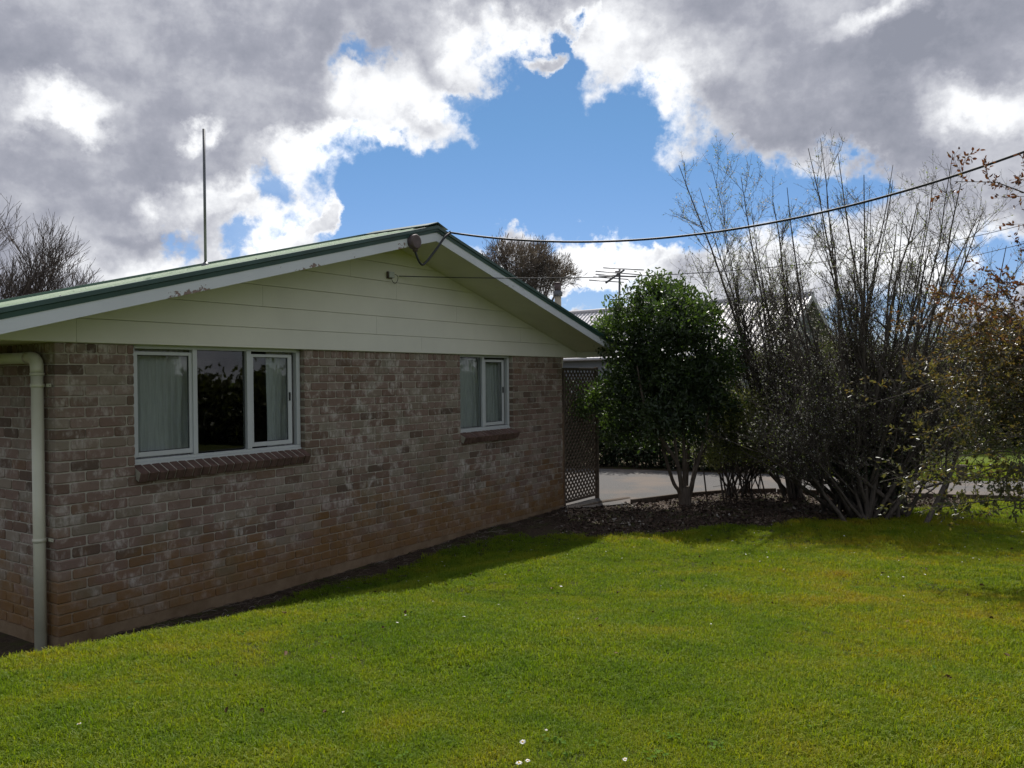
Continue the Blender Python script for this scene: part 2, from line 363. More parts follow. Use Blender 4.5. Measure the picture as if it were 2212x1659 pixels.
# ------------------------------------------------------------------ the lie of the land
TH = 0.591356
OX, OY = -3.5773, 6.4266                        # near corner of the brick house
S_ = np.array([math.sin(TH), math.cos(TH)]); T_ = np.array([-math.cos(TH), math.sin(TH)])
def st(x, y):
    dx, dy = x - OX, y - OY
    return dx * S_[0] + dy * S_[1], dx * T_[0] + dy * T_[1]
def xy(s, t): return OX + s * S_[0] + t * T_[0], OY + s * S_[1] + t * T_[1]
_Y = np.array([-500, -20, 0, 2.5, 4.6, 6.2, 7.1, 8.6, 9.8, 11.5, 14.0, 20, 60, 500, 3000.0])
_Z = np.array([3.0, 1.6, 0.95, 0.82, 0.61, 0.41, 0.31, 0.17, 0.09, 0.05, 0.04, 0.03, 0.0, -1.0, -3.0])
def smooth(v): v = np.clip(v, 0, 1); return v * v * (3 - 2 * v)
def ground(x, y):
    x = np.asarray(x, float); y = np.asarray(y, float)
    z = np.interp(y, _Y, _Z)
    s, t = st(x, y)
    low = np.minimum(z, np.where(s < 3, 0.0, 0.0 + 0.02 * np.clip(s - 3, 0, 3)))
    w = smooth((t + 2.0) / 1.5) * smooth((9.5 - s) / 1.5) * smooth((s + 14) / 4.0)
    z = z * (1 - w) + low * w
    near = np.exp(-((x / 25.0) ** 2 + ((y - 6) / 25.0) ** 2))
    z = z + near * (0.013 * np.sin(x * 1.9 + 0.7 * y) * np.sin(y * 1.35 - 0.4 * x) + 0.006 * np.sin(x * 4.7) * np.sin(y * 5.3))
    return z
DRIVE_FAR = [(-60, 40), (-6, 21.0), (0, 19.0), (2.1, 18.35), (5.0, 17.2), (7.6, 15.95), (8.8, 15.65), (14, 14.6), (40, 10)]
DRIVE_NEAR = [(-60, 32), (-6, 16.5), (0, 12.9), (1.1, 12.75), (1.75, 13.2), (2.6, 13.95), (4.1, 14.55), (5.5, 14.1), (8.3, 13.25), (14, 12.0), (40, 6.5)]
def on(line, x): return np.interp(x, [p[0] for p in line], [p[1] for p in line])
BED = [(-0.5, 10.9), (1.0, 10.35), (1.62, 10.65), (2.6, 10.95), (3.5, 11.25), (4.6, 11.65), (5.6, 11.95), (6.3, 12.35), (6.9, 12.9), (7.6, 13.3)]
def bed_edge(x): return np.interp(x, [p[0] for p in BED], [p[1] for p in BED])
def lawn_amount(x, y):
    """1 on the mown grass, 0 on the bare soil by the wall, in the planting bed and on the drive"""
    s, t = st(x, y)
    wob = 0.12 * np.sin(x * 3.1 + y * 1.7) + 0.07 * np.sin(x * 7.3 - y * 5.1)
    a = smooth((-t - np.interp(s, [-3, 0, 2, 4, 7.5, 9], [0.2, 0.25, 0.34, 0.42, 0.5, 0.5]) + wob) / 0.22 + 0.5)
    a = np.where((s < -0.1) & (t < 2.0), smooth((-s - 0.9 - 0.6 * t + wob) / 0.3) * (t > -0.4) + a * (t <= -0.4), a)
    b = smooth((bed_edge(x) + wob - y) / 0.25 + 0.5)
    c = ((y > on(DRIVE_FAR, x) + 0.1) & (x > 5.5))
    return np.where(c, 1.0, a * b)

xs = np.unique(np.concatenate([np.arange(-7, 12, 0.11), np.array([-1500, -600, -300, -150, -80, -50, -35, -25, -18, -13, -10, -8.3, 12.6, 13.5, 15, 18, 23, 30, 45, 70, 120, 250, 600, 1500.0])]))
ys = np.unique(np.concatenate([np.arange(-1, 20, 0.11), np.array([-800, -300, -120, -60, -30, -18, -10, -5, -2.5, 20.5, 22, 25, 30, 40, 60, 100, 200, 400, 900, 2000.0])]))
gx, gy = np.meshgrid(xs, ys); gz = ground(gx, gy)
nx, ny = len(xs), len(ys); idx = np.arange(nx * ny).reshape(ny, nx)
q = np.stack([idx[:-1, :-1], idx[:-1, 1:], idx[1:, 1:], idx[1:, :-1]], -1).reshape(-1, 4)
def mat_ground():
    m, t = material('lawn soil and bark'); p = geo(t)
    la = t.new('ShaderNodeAttribute', attribute_name='tone', attribute_type='GEOMETRY').outputs['Fac']
    sp = t.new('ShaderNodeSeparateXYZ', (p,))
    g = t.mix(t.lin(t.noise(p, 1.4, 5, 0.6), 0.3, 0.7), (0.026, 0.040, 0.008, 1), (0.050, 0.055, 0.010, 1))
    farm = t.mix(t.lin(t.noise(p, 0.05, 4, 0.6), 0.3, 0.7), (0.075, 0.125, 0.012, 1), (0.115, 0.145, 0.016, 1))
    g = t.mix(t.ss(sp.outputs[1], 15.5, 17.0), g, farm)
    g = t.mix(t.ss(sp.outputs[1], 1.0, -2.0), g, farm)
    n = t.noise(p, 26.0, 6, 0.7)
    soil = t.mix(t.lin(n, 0.3, 0.7), (0.030, 0.022, 0.016, 1), (0.105, 0.075, 0.052, 1))
    mossy = t.m('MULTIPLY', t.ss(t.noise(p, 2.6, 5, 0.6), 0.47, 0.6), 0.75)
    soil = t.mix(mossy, soil, (0.060, 0.072, 0.018, 1))
    c = t.mix(la, soil, g)
    finish(t, bsdf(t, c, 0.95, 0.15, bump=t.m('ADD', n, t.noise(p, 90, 4, 0.7)), bstr=0.8, bdist=0.02)); return m
gm = np_mesh('ground', np.stack([gx, gy, gz], -1).reshape(-1, 3), q, mat_ground(), tone=lawn_amount(gx, gy).ravel(), smooth=True)
g_ob = tag(link('ground', gm), 'gently sloping lawn ground falling away to the brick wall', None, kind='structure')

def mat_drive():
    m, t = material('old asphalt drive'); p = geo(t)
    n = t.noise(p, 110.0, 4, 0.7); big = t.noise(p, 0.9, 5, 0.6)
    c = t.mix(t.lin(n, 0.35, 0.7), (0.068, 0.066, 0.065, 1), (0.160, 0.154, 0.150, 1))
    c = t.mix(t.ss(big, 0.45, 0.65, 0, 0.6), c, (0.17, 0.135, 0.11, 1))
    finish(t, bsdf(t, c, 0.9, 0.2, bump=n, bstr=0.6, bdist=0.006)); return m
dx = np.unique(np.concatenate([np.arange(-14, 24, 0.25), np.array([-60, -45, -30, -20, 30, 40.0])])); k = np.linspace(0, 1, 12)
a0, a1 = on(DRIVE_NEAR, dx), on(DRIVE_FAR, dx)
DX = np.repeat(dx[None], 12, 0); DY = a0[None] + (a1 - a0)[None] * k[:, None]
DZ = ground(DX, DY) + 0.022
idx = np.arange(DX.size).reshape(DX.shape); q = np.stack([idx[:-1, :-1], idx[:-1, 1:], idx[1:, 1:], idx[1:, :-1]], -1).reshape(-1, 4)
tag(link('driveway', np_mesh('driveway', np.stack([DX, DY, DZ], -1).reshape(-1, 3), q, mat_drive(), smooth=True)), 'worn grey asphalt driveway beyond the planting bed', kind='structure')

# ------------------------------------------------------------------ the brick house (local x along the gable wall, y into the house)
HOUSE = empty('brick_house', (OX, OY, 0), math.pi / 2 - TH)
tag(HOUSE, 'low clinker brick house with cream weatherboard gable and green steel roof', 'house')
Z0, CH, BP = 2.3386, 0.086, 0.24                # top joint of the stretcher courses, course height, brick pitch
WL, SLOPE = 7.84, 0.2674
W1 = (0.665, 2.550); W2 = (5.208, 6.441); WIN_Z = (1.307, 2.46)
def zb(s):                                       # underside of the bargeboard
    pk = 3.92; v = 2.432 + SLOPE * (pk + 0.694)
    return v - SLOPE * abs(s - pk)

bparts = []                                      # (x, z, width, height, depth, kind)
def cut(a, b, zlo, zhi):
    """cut the run a..b of a course by the window openings"""
    out = [(a, b)]
    if zhi > WIN_Z[0] + 0.01:
        for (p, q_) in (W1, W2):
            nxt = []
            for (u, v) in out:
                if v <= p + 0.004 or u >= q_ - 0.004: nxt.append((u, v)); continue
                if u < p - 0.02: nxt.append((u, p - 0.001))
                if v > q_ + 0.02: nxt.append((q_ + 0.001, v))
            out = nxt
    return out
rr = random.Random(5)
bricks = []                                      # wall ('F' front, 'L' left), a, b, zlo, zhi, depth
for k in range(-1, 26):
    zt = Z0 - k * CH - 0.0045; zlo = zt - 0.077
    if k == -1:
        n = int(WL / 0.086)
        for i in range(n + 1):
            a, b_ = i * 0.086 + 0.004, min(WL, (i + 1) * 0.086 - 0.004)
            if i == 0: a = 0.0
            for (u, v) in cut(a, b_, zlo, zt):
                if v - u > 0.02: bricks.append(('F', u, v, zlo, zt, 0.075))
        for i in range(30): bricks.append(('L', 0.082 + i * 0.086, 0.082 + (i + 1) * 0.086 - 0.008, zlo, zt, 0.09))
        continue
    even = k % 2 == 0
    j = [0.0] if not even else [0.0]
    edges = []
    if even:                                     # a header of the left wall shows first
        first = 0.115; edges.append((0.0, first - 0.0045, 'H'))
        x = first
    else: x = 0.0
    i = 0
    while x < WL - 0.02:
        x2 = min(x + BP, WL)
        a = x + 0.0045 if x > 0 else 0.0; b_ = x2 - 0.0045 if x2 < WL else WL
        edges.append((a + rr.uniform(-.003, .003) * (x > 0), b_ + rr.uniform(-.003, .003) * (x2 < WL), 'S')); x = x2
    for (a, b_, kd) in edges:
        for (u, v) in cut(a, b_, zlo, zt):
            if v - u > 0.015: bricks.append(('F', u, v, zlo, zt, 0.085 if (u > 0.01 and kd == 'S') else (0.106 if kd == 'S' else 0.23)))
    y = 0.115 if not even else 0.2355
    while y < 2.6:
        y2 = y + BP
        bricks.append(('L', y + 0.0045, y2 - 0.0045, zlo, zt, 0.09)); y = y2

def brick_shape(w, h, d, r, jit=0.0018, corner=False):
    """rounded brick: origin at the middle of its face, face towards -y"""
    c = 0.011; e = 0.0055
    def ring(x, z, cc, y):
        return [(-x + cc, y, -z), (x - cc, y, -z), (x, y, -z + cc), (x, y, z - cc), (x - cc, y, z), (-x + cc, y, z), (-x, y, z - cc), (-x, y, -z + cc)]
    w2, h2 = w / 2, h / 2; cc = min(c, w2 * 0.5)
    A = ring(w2 - e, h2 - e, cc, 0.0); B = ring(w2, h2, cc, e); C = ring(w2, h2, cc if d < .2 else 0.003, d)
    A = [(p[0] + r.uniform(-jit, jit), p[1] + r.uniform(0, jit), p[2] + r.uniform(-jit, jit)) for p in A]
    B = [(p[0] + r.uniform(-jit, jit) * .7, p[1], p[2] + r.uniform(-jit, jit) * .7) for p in B]
    f = [tuple(range(8))] + [(i, 8 + i, 8 + (i + 1) % 8, (i + 1) % 8) for i in range(8)] + [(8 + i, 16 + i, 16 + (i + 1) % 8, 8 + (i + 1) % 8) for i in range(8)]
    return A + B + C, f
def corner_shape(w, h, d, r):
    mb = MB(); mb.cbox(-w / 2, w / 2, 0, d, -h / 2, h / 2, 0.007)
    v = [(p[0] + r.uniform(-.0015, .0015), p[1] + r.uniform(0, .0015), p[2] + r.uniform(-.0015, .0015)) for p in mb.v]
    return v, mb.f
HM = HOUSE.matrix_basis.copy(); HM = Matrix.Translation((OX, OY, 0)) @ Matrix.Rotation(math.pi / 2 - TH, 4, 'Z')
def vis_rank(bk):
    wall, a, b_, z0, z1, d = bk; m_ = (a + b_) / 2
    p = HM @ (Vector((m_, 0, (z0 + z1) / 2)) if wall == 'F' else Vector((0, m_, (z0 + z1) / 2)))
    u = 1106 + (p.x / p.y) * F_PX * 2212
    cosv = 1.0 if wall == 'F' else 0.45
    return -1 if u < -5 else cosv * min(b_ - a, 0.24) / (p.y ** 1.5)
ranked = sorted(bricks, key=vis_rank, reverse=True)
single = set(id(x) for x in ranked[:298])
cache = {}
jv, jf, jt = [], [], []
for bk in bricks:
    wall, a, b_, z0, z1, d = bk; w = b_ - a; h = z1 - z0
    cx_, cz_ = (a + b_) / 2, (z0 + z1) / 2
    corner = (wall == 'F' and a < 0.01)
    key = (round(w / 0.004), round(h / 0.004), round(d, 3), corner, rr.randrange(5))
    if key not in cache:
        cache[key] = [corner_shape(w, h, d, rr) if corner else brick_shape(w, h, d, rr), None]
    vs_, fs_ = cache[key][0]
    tone = rr.random(); tone = tone if rr.random() < 0.75 else 0.25 + 0.4 * rr.random()
    if corner and d < 0.2: pass
    off = rr.uniform(-0.0022, 0.0018)
    if wall == 'F': Mx = Matrix.Translation((cx_, off, cz_)) @ Matrix.Rotation(rr.uniform(-.004, .004), 4, 'Y')
    else: Mx = Matrix.Translation((off, cx_, cz_)) @ Matrix.Rotation(-math.pi / 2, 4, 'Z') @ Matrix.Rotation(rr.uniform(-.004, .004), 4, 'Y')
    if id(bk) in single:
        if cache[key][1] is None:
            me = bpy.data.meshes.new('brick'); me.from_pydata([tuple(p) for p in vs_], [], fs_); me.materials.append(M['brick']); cache[key][1] = me
        o = link('brick', cache[key][1], HOUSE); o.matrix_local = Mx; o.color = (tone, 0, 0, 1)
    else:
        b0 = len(jv)
        jv.extend([tuple(Mx @ Vector(p)) for p in vs_]); jf.extend([tuple(i + b0 for i in f) for f in fs_]); jt.extend([tone] * len(vs_))
me = bpy.data.meshes.new('brickwork'); me.from_pydata(jv, [], jf); me.materials.append(M['brick'])
at_ = me.attributes.new('tone', 'FLOAT', 'POINT'); at_.data.foreach_set('value', jt)
o = link('brickwork', me, HOUSE); o['kind'] = 'stuff'; o.color = (0, 0, 0, 1)

# mortar bed behind the bricks, with the window openings left out
mb = MB(); y0, y1 = 0.0085, 0.115
def panel(a, b_, z0, z1): mb.box(a, b_, y0, y1, z0, z1)
panel(0.0085, W1[0] - .004, 0.1, 2.44); panel(W1[1] + .004, W2[0] - .004, 0.1, 2.44); panel(W2[1] + .004, WL - .004, 0.1, 2.44)
for w in (W1, W2):
    panel(w[0] - .004, w[1] + .004, 0.1, WIN_Z[0] - .004)
mb.box(0.0085, 0.115, 0.116, 9.0, 0.1, 2.44)
mb.build('mortar_bed', M['mortar'], HOUSE)
mb = MB(); mb.box(WL - 0.11, WL, 0.118, 9.0, -0.3, 2.44); mb.box(0.0, WL, 9.0, 9.1, -0.3, 2.44); mb.build('rear_wall', M['brick'], HOUSE)
mb = MB(); mb.box(-0.004, WL + .004, -0.004, 0.20, -0.45, Z0 - 26 * CH + 0.004); mb.box(-0.004, 0.2, 0.2, 9.0, -0.45, Z0 - 26 * CH + 0.004); mb.build('plinth', M['plinth'], HOUSE)

# dim rooms behind the panes
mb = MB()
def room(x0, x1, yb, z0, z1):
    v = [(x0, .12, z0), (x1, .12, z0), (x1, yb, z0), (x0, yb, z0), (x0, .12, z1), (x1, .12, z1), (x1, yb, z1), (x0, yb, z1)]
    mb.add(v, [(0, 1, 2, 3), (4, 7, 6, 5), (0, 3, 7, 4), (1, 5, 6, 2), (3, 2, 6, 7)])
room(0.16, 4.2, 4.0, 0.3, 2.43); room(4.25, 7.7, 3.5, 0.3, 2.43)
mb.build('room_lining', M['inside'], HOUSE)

# weatherboards of the gable: six rows, each broken by butt joints
lv = [2.425, 2.622, 2.834, 3.044, 3.245, 3.455, 3.72]
joints = [[0.162, 4.398], [3.605, 6.6], [2.0, 5.1], [3.95], [3.2], []]
for i in range(6):
    z0, z1 = lv[i] + 0.0014, lv[i + 1] - 0.0014
    def ends(z):
        dz = (z - 2.445) / SLOPE; return -0.694 + dz, 8.534 - dz
    cuts = [-9] + joints[i] + [99]
    for a, b_ in zip(cuts[:-1], cuts[1:]):
        l0, r0 = ends(z0); l1, r1 = ends(z1)
        if z1 > 3.66: l1 = r1 = 3.92; 
        A0, A1 = max(a + 0.0012, l0), max(a + 0.0012, l1); B0, B1 = min(b_ - 0.0012, r0), min(b_ - 0.0012, r1)
        if B0 - A0 < 0.03: continue
        if A1 > B1: A1 = B1 = (A1 + B1) / 2
        if z1 > 3.66: z1 = min(z1, zb(3.92) + 0.02)
        e = 0.0028
        v = [(A0, -0.030, z0 + e), (B0, -0.030, z0 + e), (B1, -0.030, z1 - e), (A1, -0.030, z1 - e),
             (A0, -0.026, z0), (B0, -0.026, z0), (B1, -0.026, z1), (A1, -0.026, z1), (A0, -0.004, z0), (B0, -0.004, z0), (B1, -0.004, z1), (A1, -0.004, z1)]
        f = [(0, 1, 2, 3), (0, 4, 5, 1), (1, 5, 6, 2), (2, 6, 7, 3), (3, 7, 4, 0), (4, 8, 9, 5), (5, 9, 10, 6), (6, 10, 11, 7), (7, 11, 8, 4)]
        MB().add(v, f).build('weatherboard', M['cladding'], HOUSE)
mb = MB(); mb.add([(-0.66, -0.012, 2.43), (8.5, -0.012, 2.43), (3.92, -0.012, 3.66), (-0.66, 0.1, 2.43), (8.5, 0.1, 2.43), (3.92, 0.1, 3.66)], [(0, 1, 2), (3, 5, 4), (0, 3, 4, 1), (1, 4, 5, 2), (2, 5, 3, 0)])
mb.build('gable_backing', M['soffit'], HOUSE)

# eaves: level soffits at the sides, raking soffits under the gable overhang
BT = -0.67
mb = MB()
mb.box(-0.70, -0.002, -0.004, 9.0, 2.425, 2.437); mb.box(WL + .002, 8.30, -0.004, 9.0, 2.425, 2.437)
mb.build('eave_soffit', M['soffit'], HOUSE)
for sg, nm in ((0, 'l'), (1, 'r')):
    def sx_(s): return s if sg == 0 else 7.84 - s
    E0 = -0.80 if sg == 0 else -0.50
    for (p, q_) in ((-0.70 if sg == 0 else -0.46, 1.05), (1.053, 2.45), (2.453, 3.92)):
        v = []
        for s in (p, q_):
            for (t_, dz) in ((BT + 0.022, 0.004), (-0.0315, 0.004), (-0.0315, 0.014), (BT + 0.022, 0.014)): v.append((sx_(s), t_, zb(s) + dz))
        MB().add(v, [(0, 1, 5, 4), (1, 2, 6, 5), (2, 3, 7, 6), (3, 0, 4, 7), (0, 3, 2, 1), (4, 5, 6, 7)]).build('rake_soffit', M['soffit'], HOUSE)
    # bargeboard with its worn patches (fine mesh, wear given per vertex)
    ss_ = np.arange(E0 + .02, 3.9201, 0.04); ss_[-1] = 3.92; v = []; wr = []
    for s in ss_:
        for (t_, h_) in ((BT, 0.0), (BT, 0.05), (BT, 0.104), (BT + .02, 0.104), (BT + .02, 0.0)):
            v.append((sx_(s), t_, zb(s) + h_))
            g = (0.95 * math.exp(-((s - 0.72) / 0.30) ** 2) + 0.8 * math.exp(-((s - 2.12) / 0.30) ** 2) + 1.0 * math.exp(-((s - 3.36) / 0.15) ** 2)) if sg == 0 else 0.55 * math.exp(-((s - 2.5) / 0.12) ** 2)
            wr.append(g * (1.0 if h_ == 0 else 0.55 if h_ < .1 else -.1) - 0.12)
    n = len(ss_); f = []
    for i in range(n - 1):
        for k_ in range(5): f.append((i * 5 + k_, i * 5 + (k_ + 1) % 5, (i + 1) * 5 + (k_ + 1) % 5, (i + 1) * 5 + k_))
    f += [(0, 1, 2, 3, 4), tuple((n - 1) * 5 + i for i in (4, 3, 2, 1, 0))]
    me = MB().add(v, f).mesh('bargeboard', M['barge']); at_ = me.attributes.new('wear', 'FLOAT', 'POINT'); at_.data.foreach_set('value', wr)
    link('bargeboard', me, HOUSE)
    # green flashing folded over the edge of the roof, in two laps
    prof = [(BT - .006, .098), (BT - .010, .135), (BT - .022, .142), (BT - .022, .176), (BT + .012, .178), (BT + .013, .168), (BT - .006, .164)]
    v = []
    for s in (E0, 3.92):
        for (t_, h_) in prof: v.append((sx_(s), t_, zb(s) + h_))
    m_ = len(prof); f = [(i, (i + 1) % m_, m_ + (i + 1) % m_, m_ + i) for i in range(m_)] + [tuple(range(m_)), tuple(range(2 * m_ - 1, m_ - 1, -1))]
    MB().add(v, f).build('barge_flashing', M['green'], HOUSE)
    # ribbed steel sheets
    def sheet(t0, t1, off, name):
        pr = []; t_ = t0
        while t_ < t1:
            pr += [(t_, off), (t_ + .135, off), (t_ + .150, off + .022), (t_ + .172, off + .022), (t_ + .187, off)]; t_ += 0.2
        v = []
        for s in (E0 - .02, 3.92):
            for (a, h_) in pr: v.append((sx_(s), a, zb(s) + h_))
        n_ = len(pr); f = [(i, i + 1, n_ + i + 1, n_ + i) for i in range(n_ - 1)]
        MB().add(v, f).build(name, M['roof'], HOUSE)
    sheet(BT + .03, 0.28, 0.166, 'roof_sheet'); sheet(0.30, 9.2, -0.11, 'roof_sheet')
    # upstand where the lower roof behind butts
    v = []
    for s in (E0, 3.92):
        for (t_, h_) in ((.27, -.12), (.27, .205), (.30, .205), (.30, -.12)): v.append((sx_(s), t_, zb(s) + h_))
    MB().add(v, [(0, 1, 5, 4), (1, 2, 6, 5), (2, 3, 7, 6), (3, 0, 4, 7), (0, 3, 2, 1), (4, 5, 6, 7)]).build('roof_upstand', M['green'], HOUSE)
    # gutter along the eave
    mb = MB(); gx_ = -0.80 if sg == 0 else 8.34
    sgn = -1 if sg == 0 else 1
    pr = [(0, 2.43), (0.0, 2.54), (sgn * .006, 2.54), (sgn * .006, 2.437), (sgn * .11, 2.437), (sgn * .12, 2.53), (sgn * .127, 2.53), (sgn * .118, 2.43)]
    v = [(gx_ + a + (0.08 if sg == 0 else -0.08), y_, z_) for y_ in (BT + .03, 9.0) for (a, z_) in pr]
    mb.add(v, [(i, (i + 1) % 8, 8 + (i + 1) % 8, 8 + i) for i in range(8)] + [tuple(range(8)), tuple(range(15, 7, -1))])
    mb.build('gutter', M['pipe'], HOUSE)
mb = MB(); pk = zb(3.92)
for (sa, sb_) in ((3.74, 3.92), (4.10, 3.92)):
    v = []
    for t_ in (BT - .024, 0.29):
        for (s, h_) in ((sa, .196), (sb_, .204), (sb_, .214), (sa, .202)): v.append((s, t_, zb(s) + h_))
    mb.add(v, [(0, 1, 5, 4), (1, 2, 6, 5), (2, 3, 7, 6), (3, 0, 4, 7), (0, 3, 2, 1), (4, 5, 6, 7)])
mb.build('ridge_cap', M['green'], HOUSE)

# ---- windows
def window(x0, x1, lights, name='window'):
    """lights: list of (glass x0, x1, z0, z1, sash?) ; frame face at y = .055"""
    ya, yb = 0.058, 0.112; zt, zl = 2.43, 1.388
    mb = MB()
    mb.cbox(x0 + .003, x0 + .040, ya, yb, zl + .055, zt, .002); mb.cbox(x1 - .058, x1 - .012, ya, yb, zl + .055, zt, .002)
    mb.cbox(x1 - .0115, x1 - .0005, ya + .012, yb, zl + .03, zt, .001)
    mb.cbox(x0 + .003, x1 - .012, ya, yb, 2.395, zt, .002)
    mb.cbox(x0 + .003, x1 - .012, ya - .012, yb, zl, zl + .024, .002); mb.cbox(x0 + .003, x1 - .012, ya, yb, zl + .0245, zl + .052, .002)
    root = mb.build(name, M['alu'], HOUSE)
    for (a, b_, p, q_, kind) in lights:
        if kind == 'mullion':
            MB().cbox(a, b_, ya - .006, yb, p, q_, .0025).build('mullion', M['alu'], root); continue
        gy = ya + .03
        if kind == 'sash':
            f_ = 0.030; s_ = MB(); y_ = ya + .010
            s_.cbox(a - f_, a, y_, y_ + .03, p - f_ - .012, q_ + f_, .002); s_.cbox(b_, b_ + f_ + .02, y_, y_ + .03, p - f_ - .012, q_ + f_, .002)
            s_.cbox(a, b_, y_, y_ + .03, p - f_ - .012, p, .002); s_.cbox(a, b_, y_, y_ + .03, q_, q_ + f_, .002)
            s_.build('sash', M['alu'], root); gy = y_ + .018
        r_ = MB(); g = .006
        r_.box(a, b_, gy - .006, gy - .001, p, p + g); r_.box(a, b_, gy - .006, gy - .001, q_ - g, q_); r_.box(a, a + g, gy - .006, gy - .001, p + g, q_ - g); r_.box(b_ - g, b_, gy - .006, gy - .001, p + g, q_ - g)
        r_.build('glazing_bead', M['rubber'], root)
        MB().box(a + .001, b_ - .001, gy, gy + .004, p + .001, q_ - .001).build('pane', M['glass'], root)
    return root
w1 = window(W1[0], W1[1], [(0.735, 1.238, 1.498, 2.340, 'sash'), (1.268, 1.314, 1.440, 2.40, 'mullion'), (1.322, 1.858, 1.452, 2.397, 'fixed'),
                          (1.866, 1.918, 1.440, 2.40, 'mullion'), (1.955, 2.388, 1.498, 2.340, 'sash')])
w2 = window(W2[0], W2[1], [(5.262, 5.762, 1.452, 2.397, 'fixed'), (5.768, 5.822, 1.440, 2.40, 'mullion'), (5.864, 6.262, 1.498, 2.335, 'sash')])
for w_, xh in ((w1, 2.403), (w2, 6.277),):
    MB().cbox(xh - .006, xh + .006, 0.052, 0.069, 1.90, 1.985, .002).build('window_latch', M['rubber'], w_)

M['sill'] = simple('dark sill brick', (0.125, 0.078, 0.064), 0.9, 0.2, var=0.35, scale=9.0, bstr=0.6, bdist=0.004)
def sill(x0, n):
    for i in range(n):
        a = x0 + i * 0.0862; mb = MB(); mb.cbox(0.004, 0.0815, -0.092, 0.060, -0.092, 0.0, 0.007)
        v = [(p[0] + rr.uniform(-.0018, .0018), p[1] + rr.uniform(-.003, .003), p[2] + rr.uniform(-.002, .002)) for p in mb.v]; mb.v = v
        o = mb.build('sill_brick', M['sill'], HOUSE)
        o.matrix_local = Matrix.Translation((a, 0.0, 1.372)) @ Matrix.Rotation(R_(25), 4, 'X'); o.color = (rr.choice([0.02, 0.06, 0.12, 0.99, 0.17]), 0, 0, 1)
    mb = MB(); mb.box(x0 + .002, x0 + n * 0.0862 - .004, -0.080, 0.055, -0.086, -0.005)
    o = mb.build('sill_mortar', M['mortar'], HOUSE); o.matrix_local = Matrix.Translation((0, 0, 1.372)) @ Matrix.Rotation(R_(25), 4, 'X')
sill(W1[0], 22); sill(W2[0], 15)

# ---- rainwater pipes
def elbow(a, b_, c_, r, n=7):
    """rounded corner of a pipe running a > b_ > c_"""
    a, b_, c_ = Vector(a), Vector(b_), Vector(c_); d1 = (b_ - a).normalized(); d2 = (c_ - b_).normalized()
    p0, p1 = b_ - d1 * r, b_ + d2 * r
    return [p0.lerp(b_, t).lerp(b_.lerp(p1, t), t) for t in np.linspace(0, 1, n)]
px, py, pr_ = -0.058, 0.150, 0.047
mb = MB(); B_ = (px, py, 2.305)
mb.tube([(px, py, -0.3)] + elbow((px, py, 0), B_, (px, 5, 2.305), 0.10)[:1], pr_ - .002, 20)
pp = mb.build('downpipe', M['pipe'], HOUSE)
MB().tube([(px, py, 2.185)] + elbow((px, py, 0), B_, (px, 5, 2.305), 0.09) + [(px, py + .14, 2.305)], pr_ + .002, 20).build('elbow', M['pipe'], pp)
MB().tube([(px, py + .14, 2.305), (px, 2.4, 2.318)], pr_ - .002, 20).build('branch_pipe', M['pipe'], pp)
MB().tube([(px, py, 2.165), (px, py, 2.186)], pr_ + .005, 20).build('collar', M['pipe'], pp)
for zc in (2.087, 0.868):
    b_ = MB(); b_.tube([(px, py, zc - .014), (px, py, zc + .014)], pr_ + .0035, 20); b_.cbox(-0.012, -0.0075, 0.035, 0.108, zc - .013, zc + .013, .001)
    b_.cbox(-0.0125, -0.0060, 0.045, 0.055, zc - .005, zc + .005, .001, mi=1)
    b_.build('pipe_bracket', [M['pipe'], M['rubber']], pp)
b_ = MB(); b_.tube([(8.20, .25, 2.425)] + elbow((8.20, .25, 2.5), (8.20, .25, 2.265), (7.9, .25, 2.265), .07) + elbow((8.1, .25, 2.265), (7.91, .25, 2.265), (7.91, .25, 0), .07) + [(7.91, .25, 0.05)], 0.045, 14)
b_.build('downpipe', M['pipe'], HOUSE)

def local(x, y, z): return HM @ Vector((x, y, z))
# ---- curtains hanging in the rooms
def curtain(x0, x1, y, z0, z1, folds, label, gather=0.0):
    n = int((x1 - x0) / 0.008); v = []; r_ = random.Random(x0)
    ph = [r_.uniform(0, 6.28) for _ in range(6)]
    rows = 14
    for j in range(rows + 1):
        fz = j / rows; z = z0 + (z1 - z0) * fz
        for i in range(n + 1):
            f = i / n; x = x0 + (x1 - x0) * f
            amp = 0.012 + 0.014 * (1 - fz)
            yy = y + amp * (0.7 + 0.6 * math.sin(f * 5.1 + ph[5])) * (math.sin(f * folds * 6.28 + ph[0] + 0.9 * math.sin(fz * 3 + ph[1])) + 0.5 * math.sin(f * folds * 14.3 + ph[2] + fz))
            x_ = x + gather * (1 - fz) * (f - 0.5) + 0.006 * math.sin(fz * 5 + f * 9 + ph[3])
            v.append(local(x_, yy, z + 0.006 * math.sin(f * 20 + ph[4]) * (1 - fz)))
    f_ = [(j * (n + 1) + i, j * (n + 1) + i + 1, (j + 1) * (n + 1) + i + 1, (j + 1) * (n + 1) + i) for j in range(rows) for i in range(n)]
    mb = MB(); mb.add(v, f_, smooth=True)
    tag(mb.build('curtain', M['curtain']), label, 'curtain', 'sheer curtains behind the windows')
curtain(0.62, 1.30, 0.165, 1.42, 2.40, 9, 'sheer white curtain drawn across the leftmost pane of the wide window')
curtain(2.20, 2.56, 0.175, 1.42, 2.40, 6, 'narrow sheer curtain gathered at the right side of the wide window')
curtain(5.17, 5.80, 0.165, 1.42, 2.38, 7, 'sheer curtain behind the left half of the small window')
curtain(5.82, 6.50, 0.170, 1.42, 2.38, 8, 'sheer curtain behind the right half of the small window')

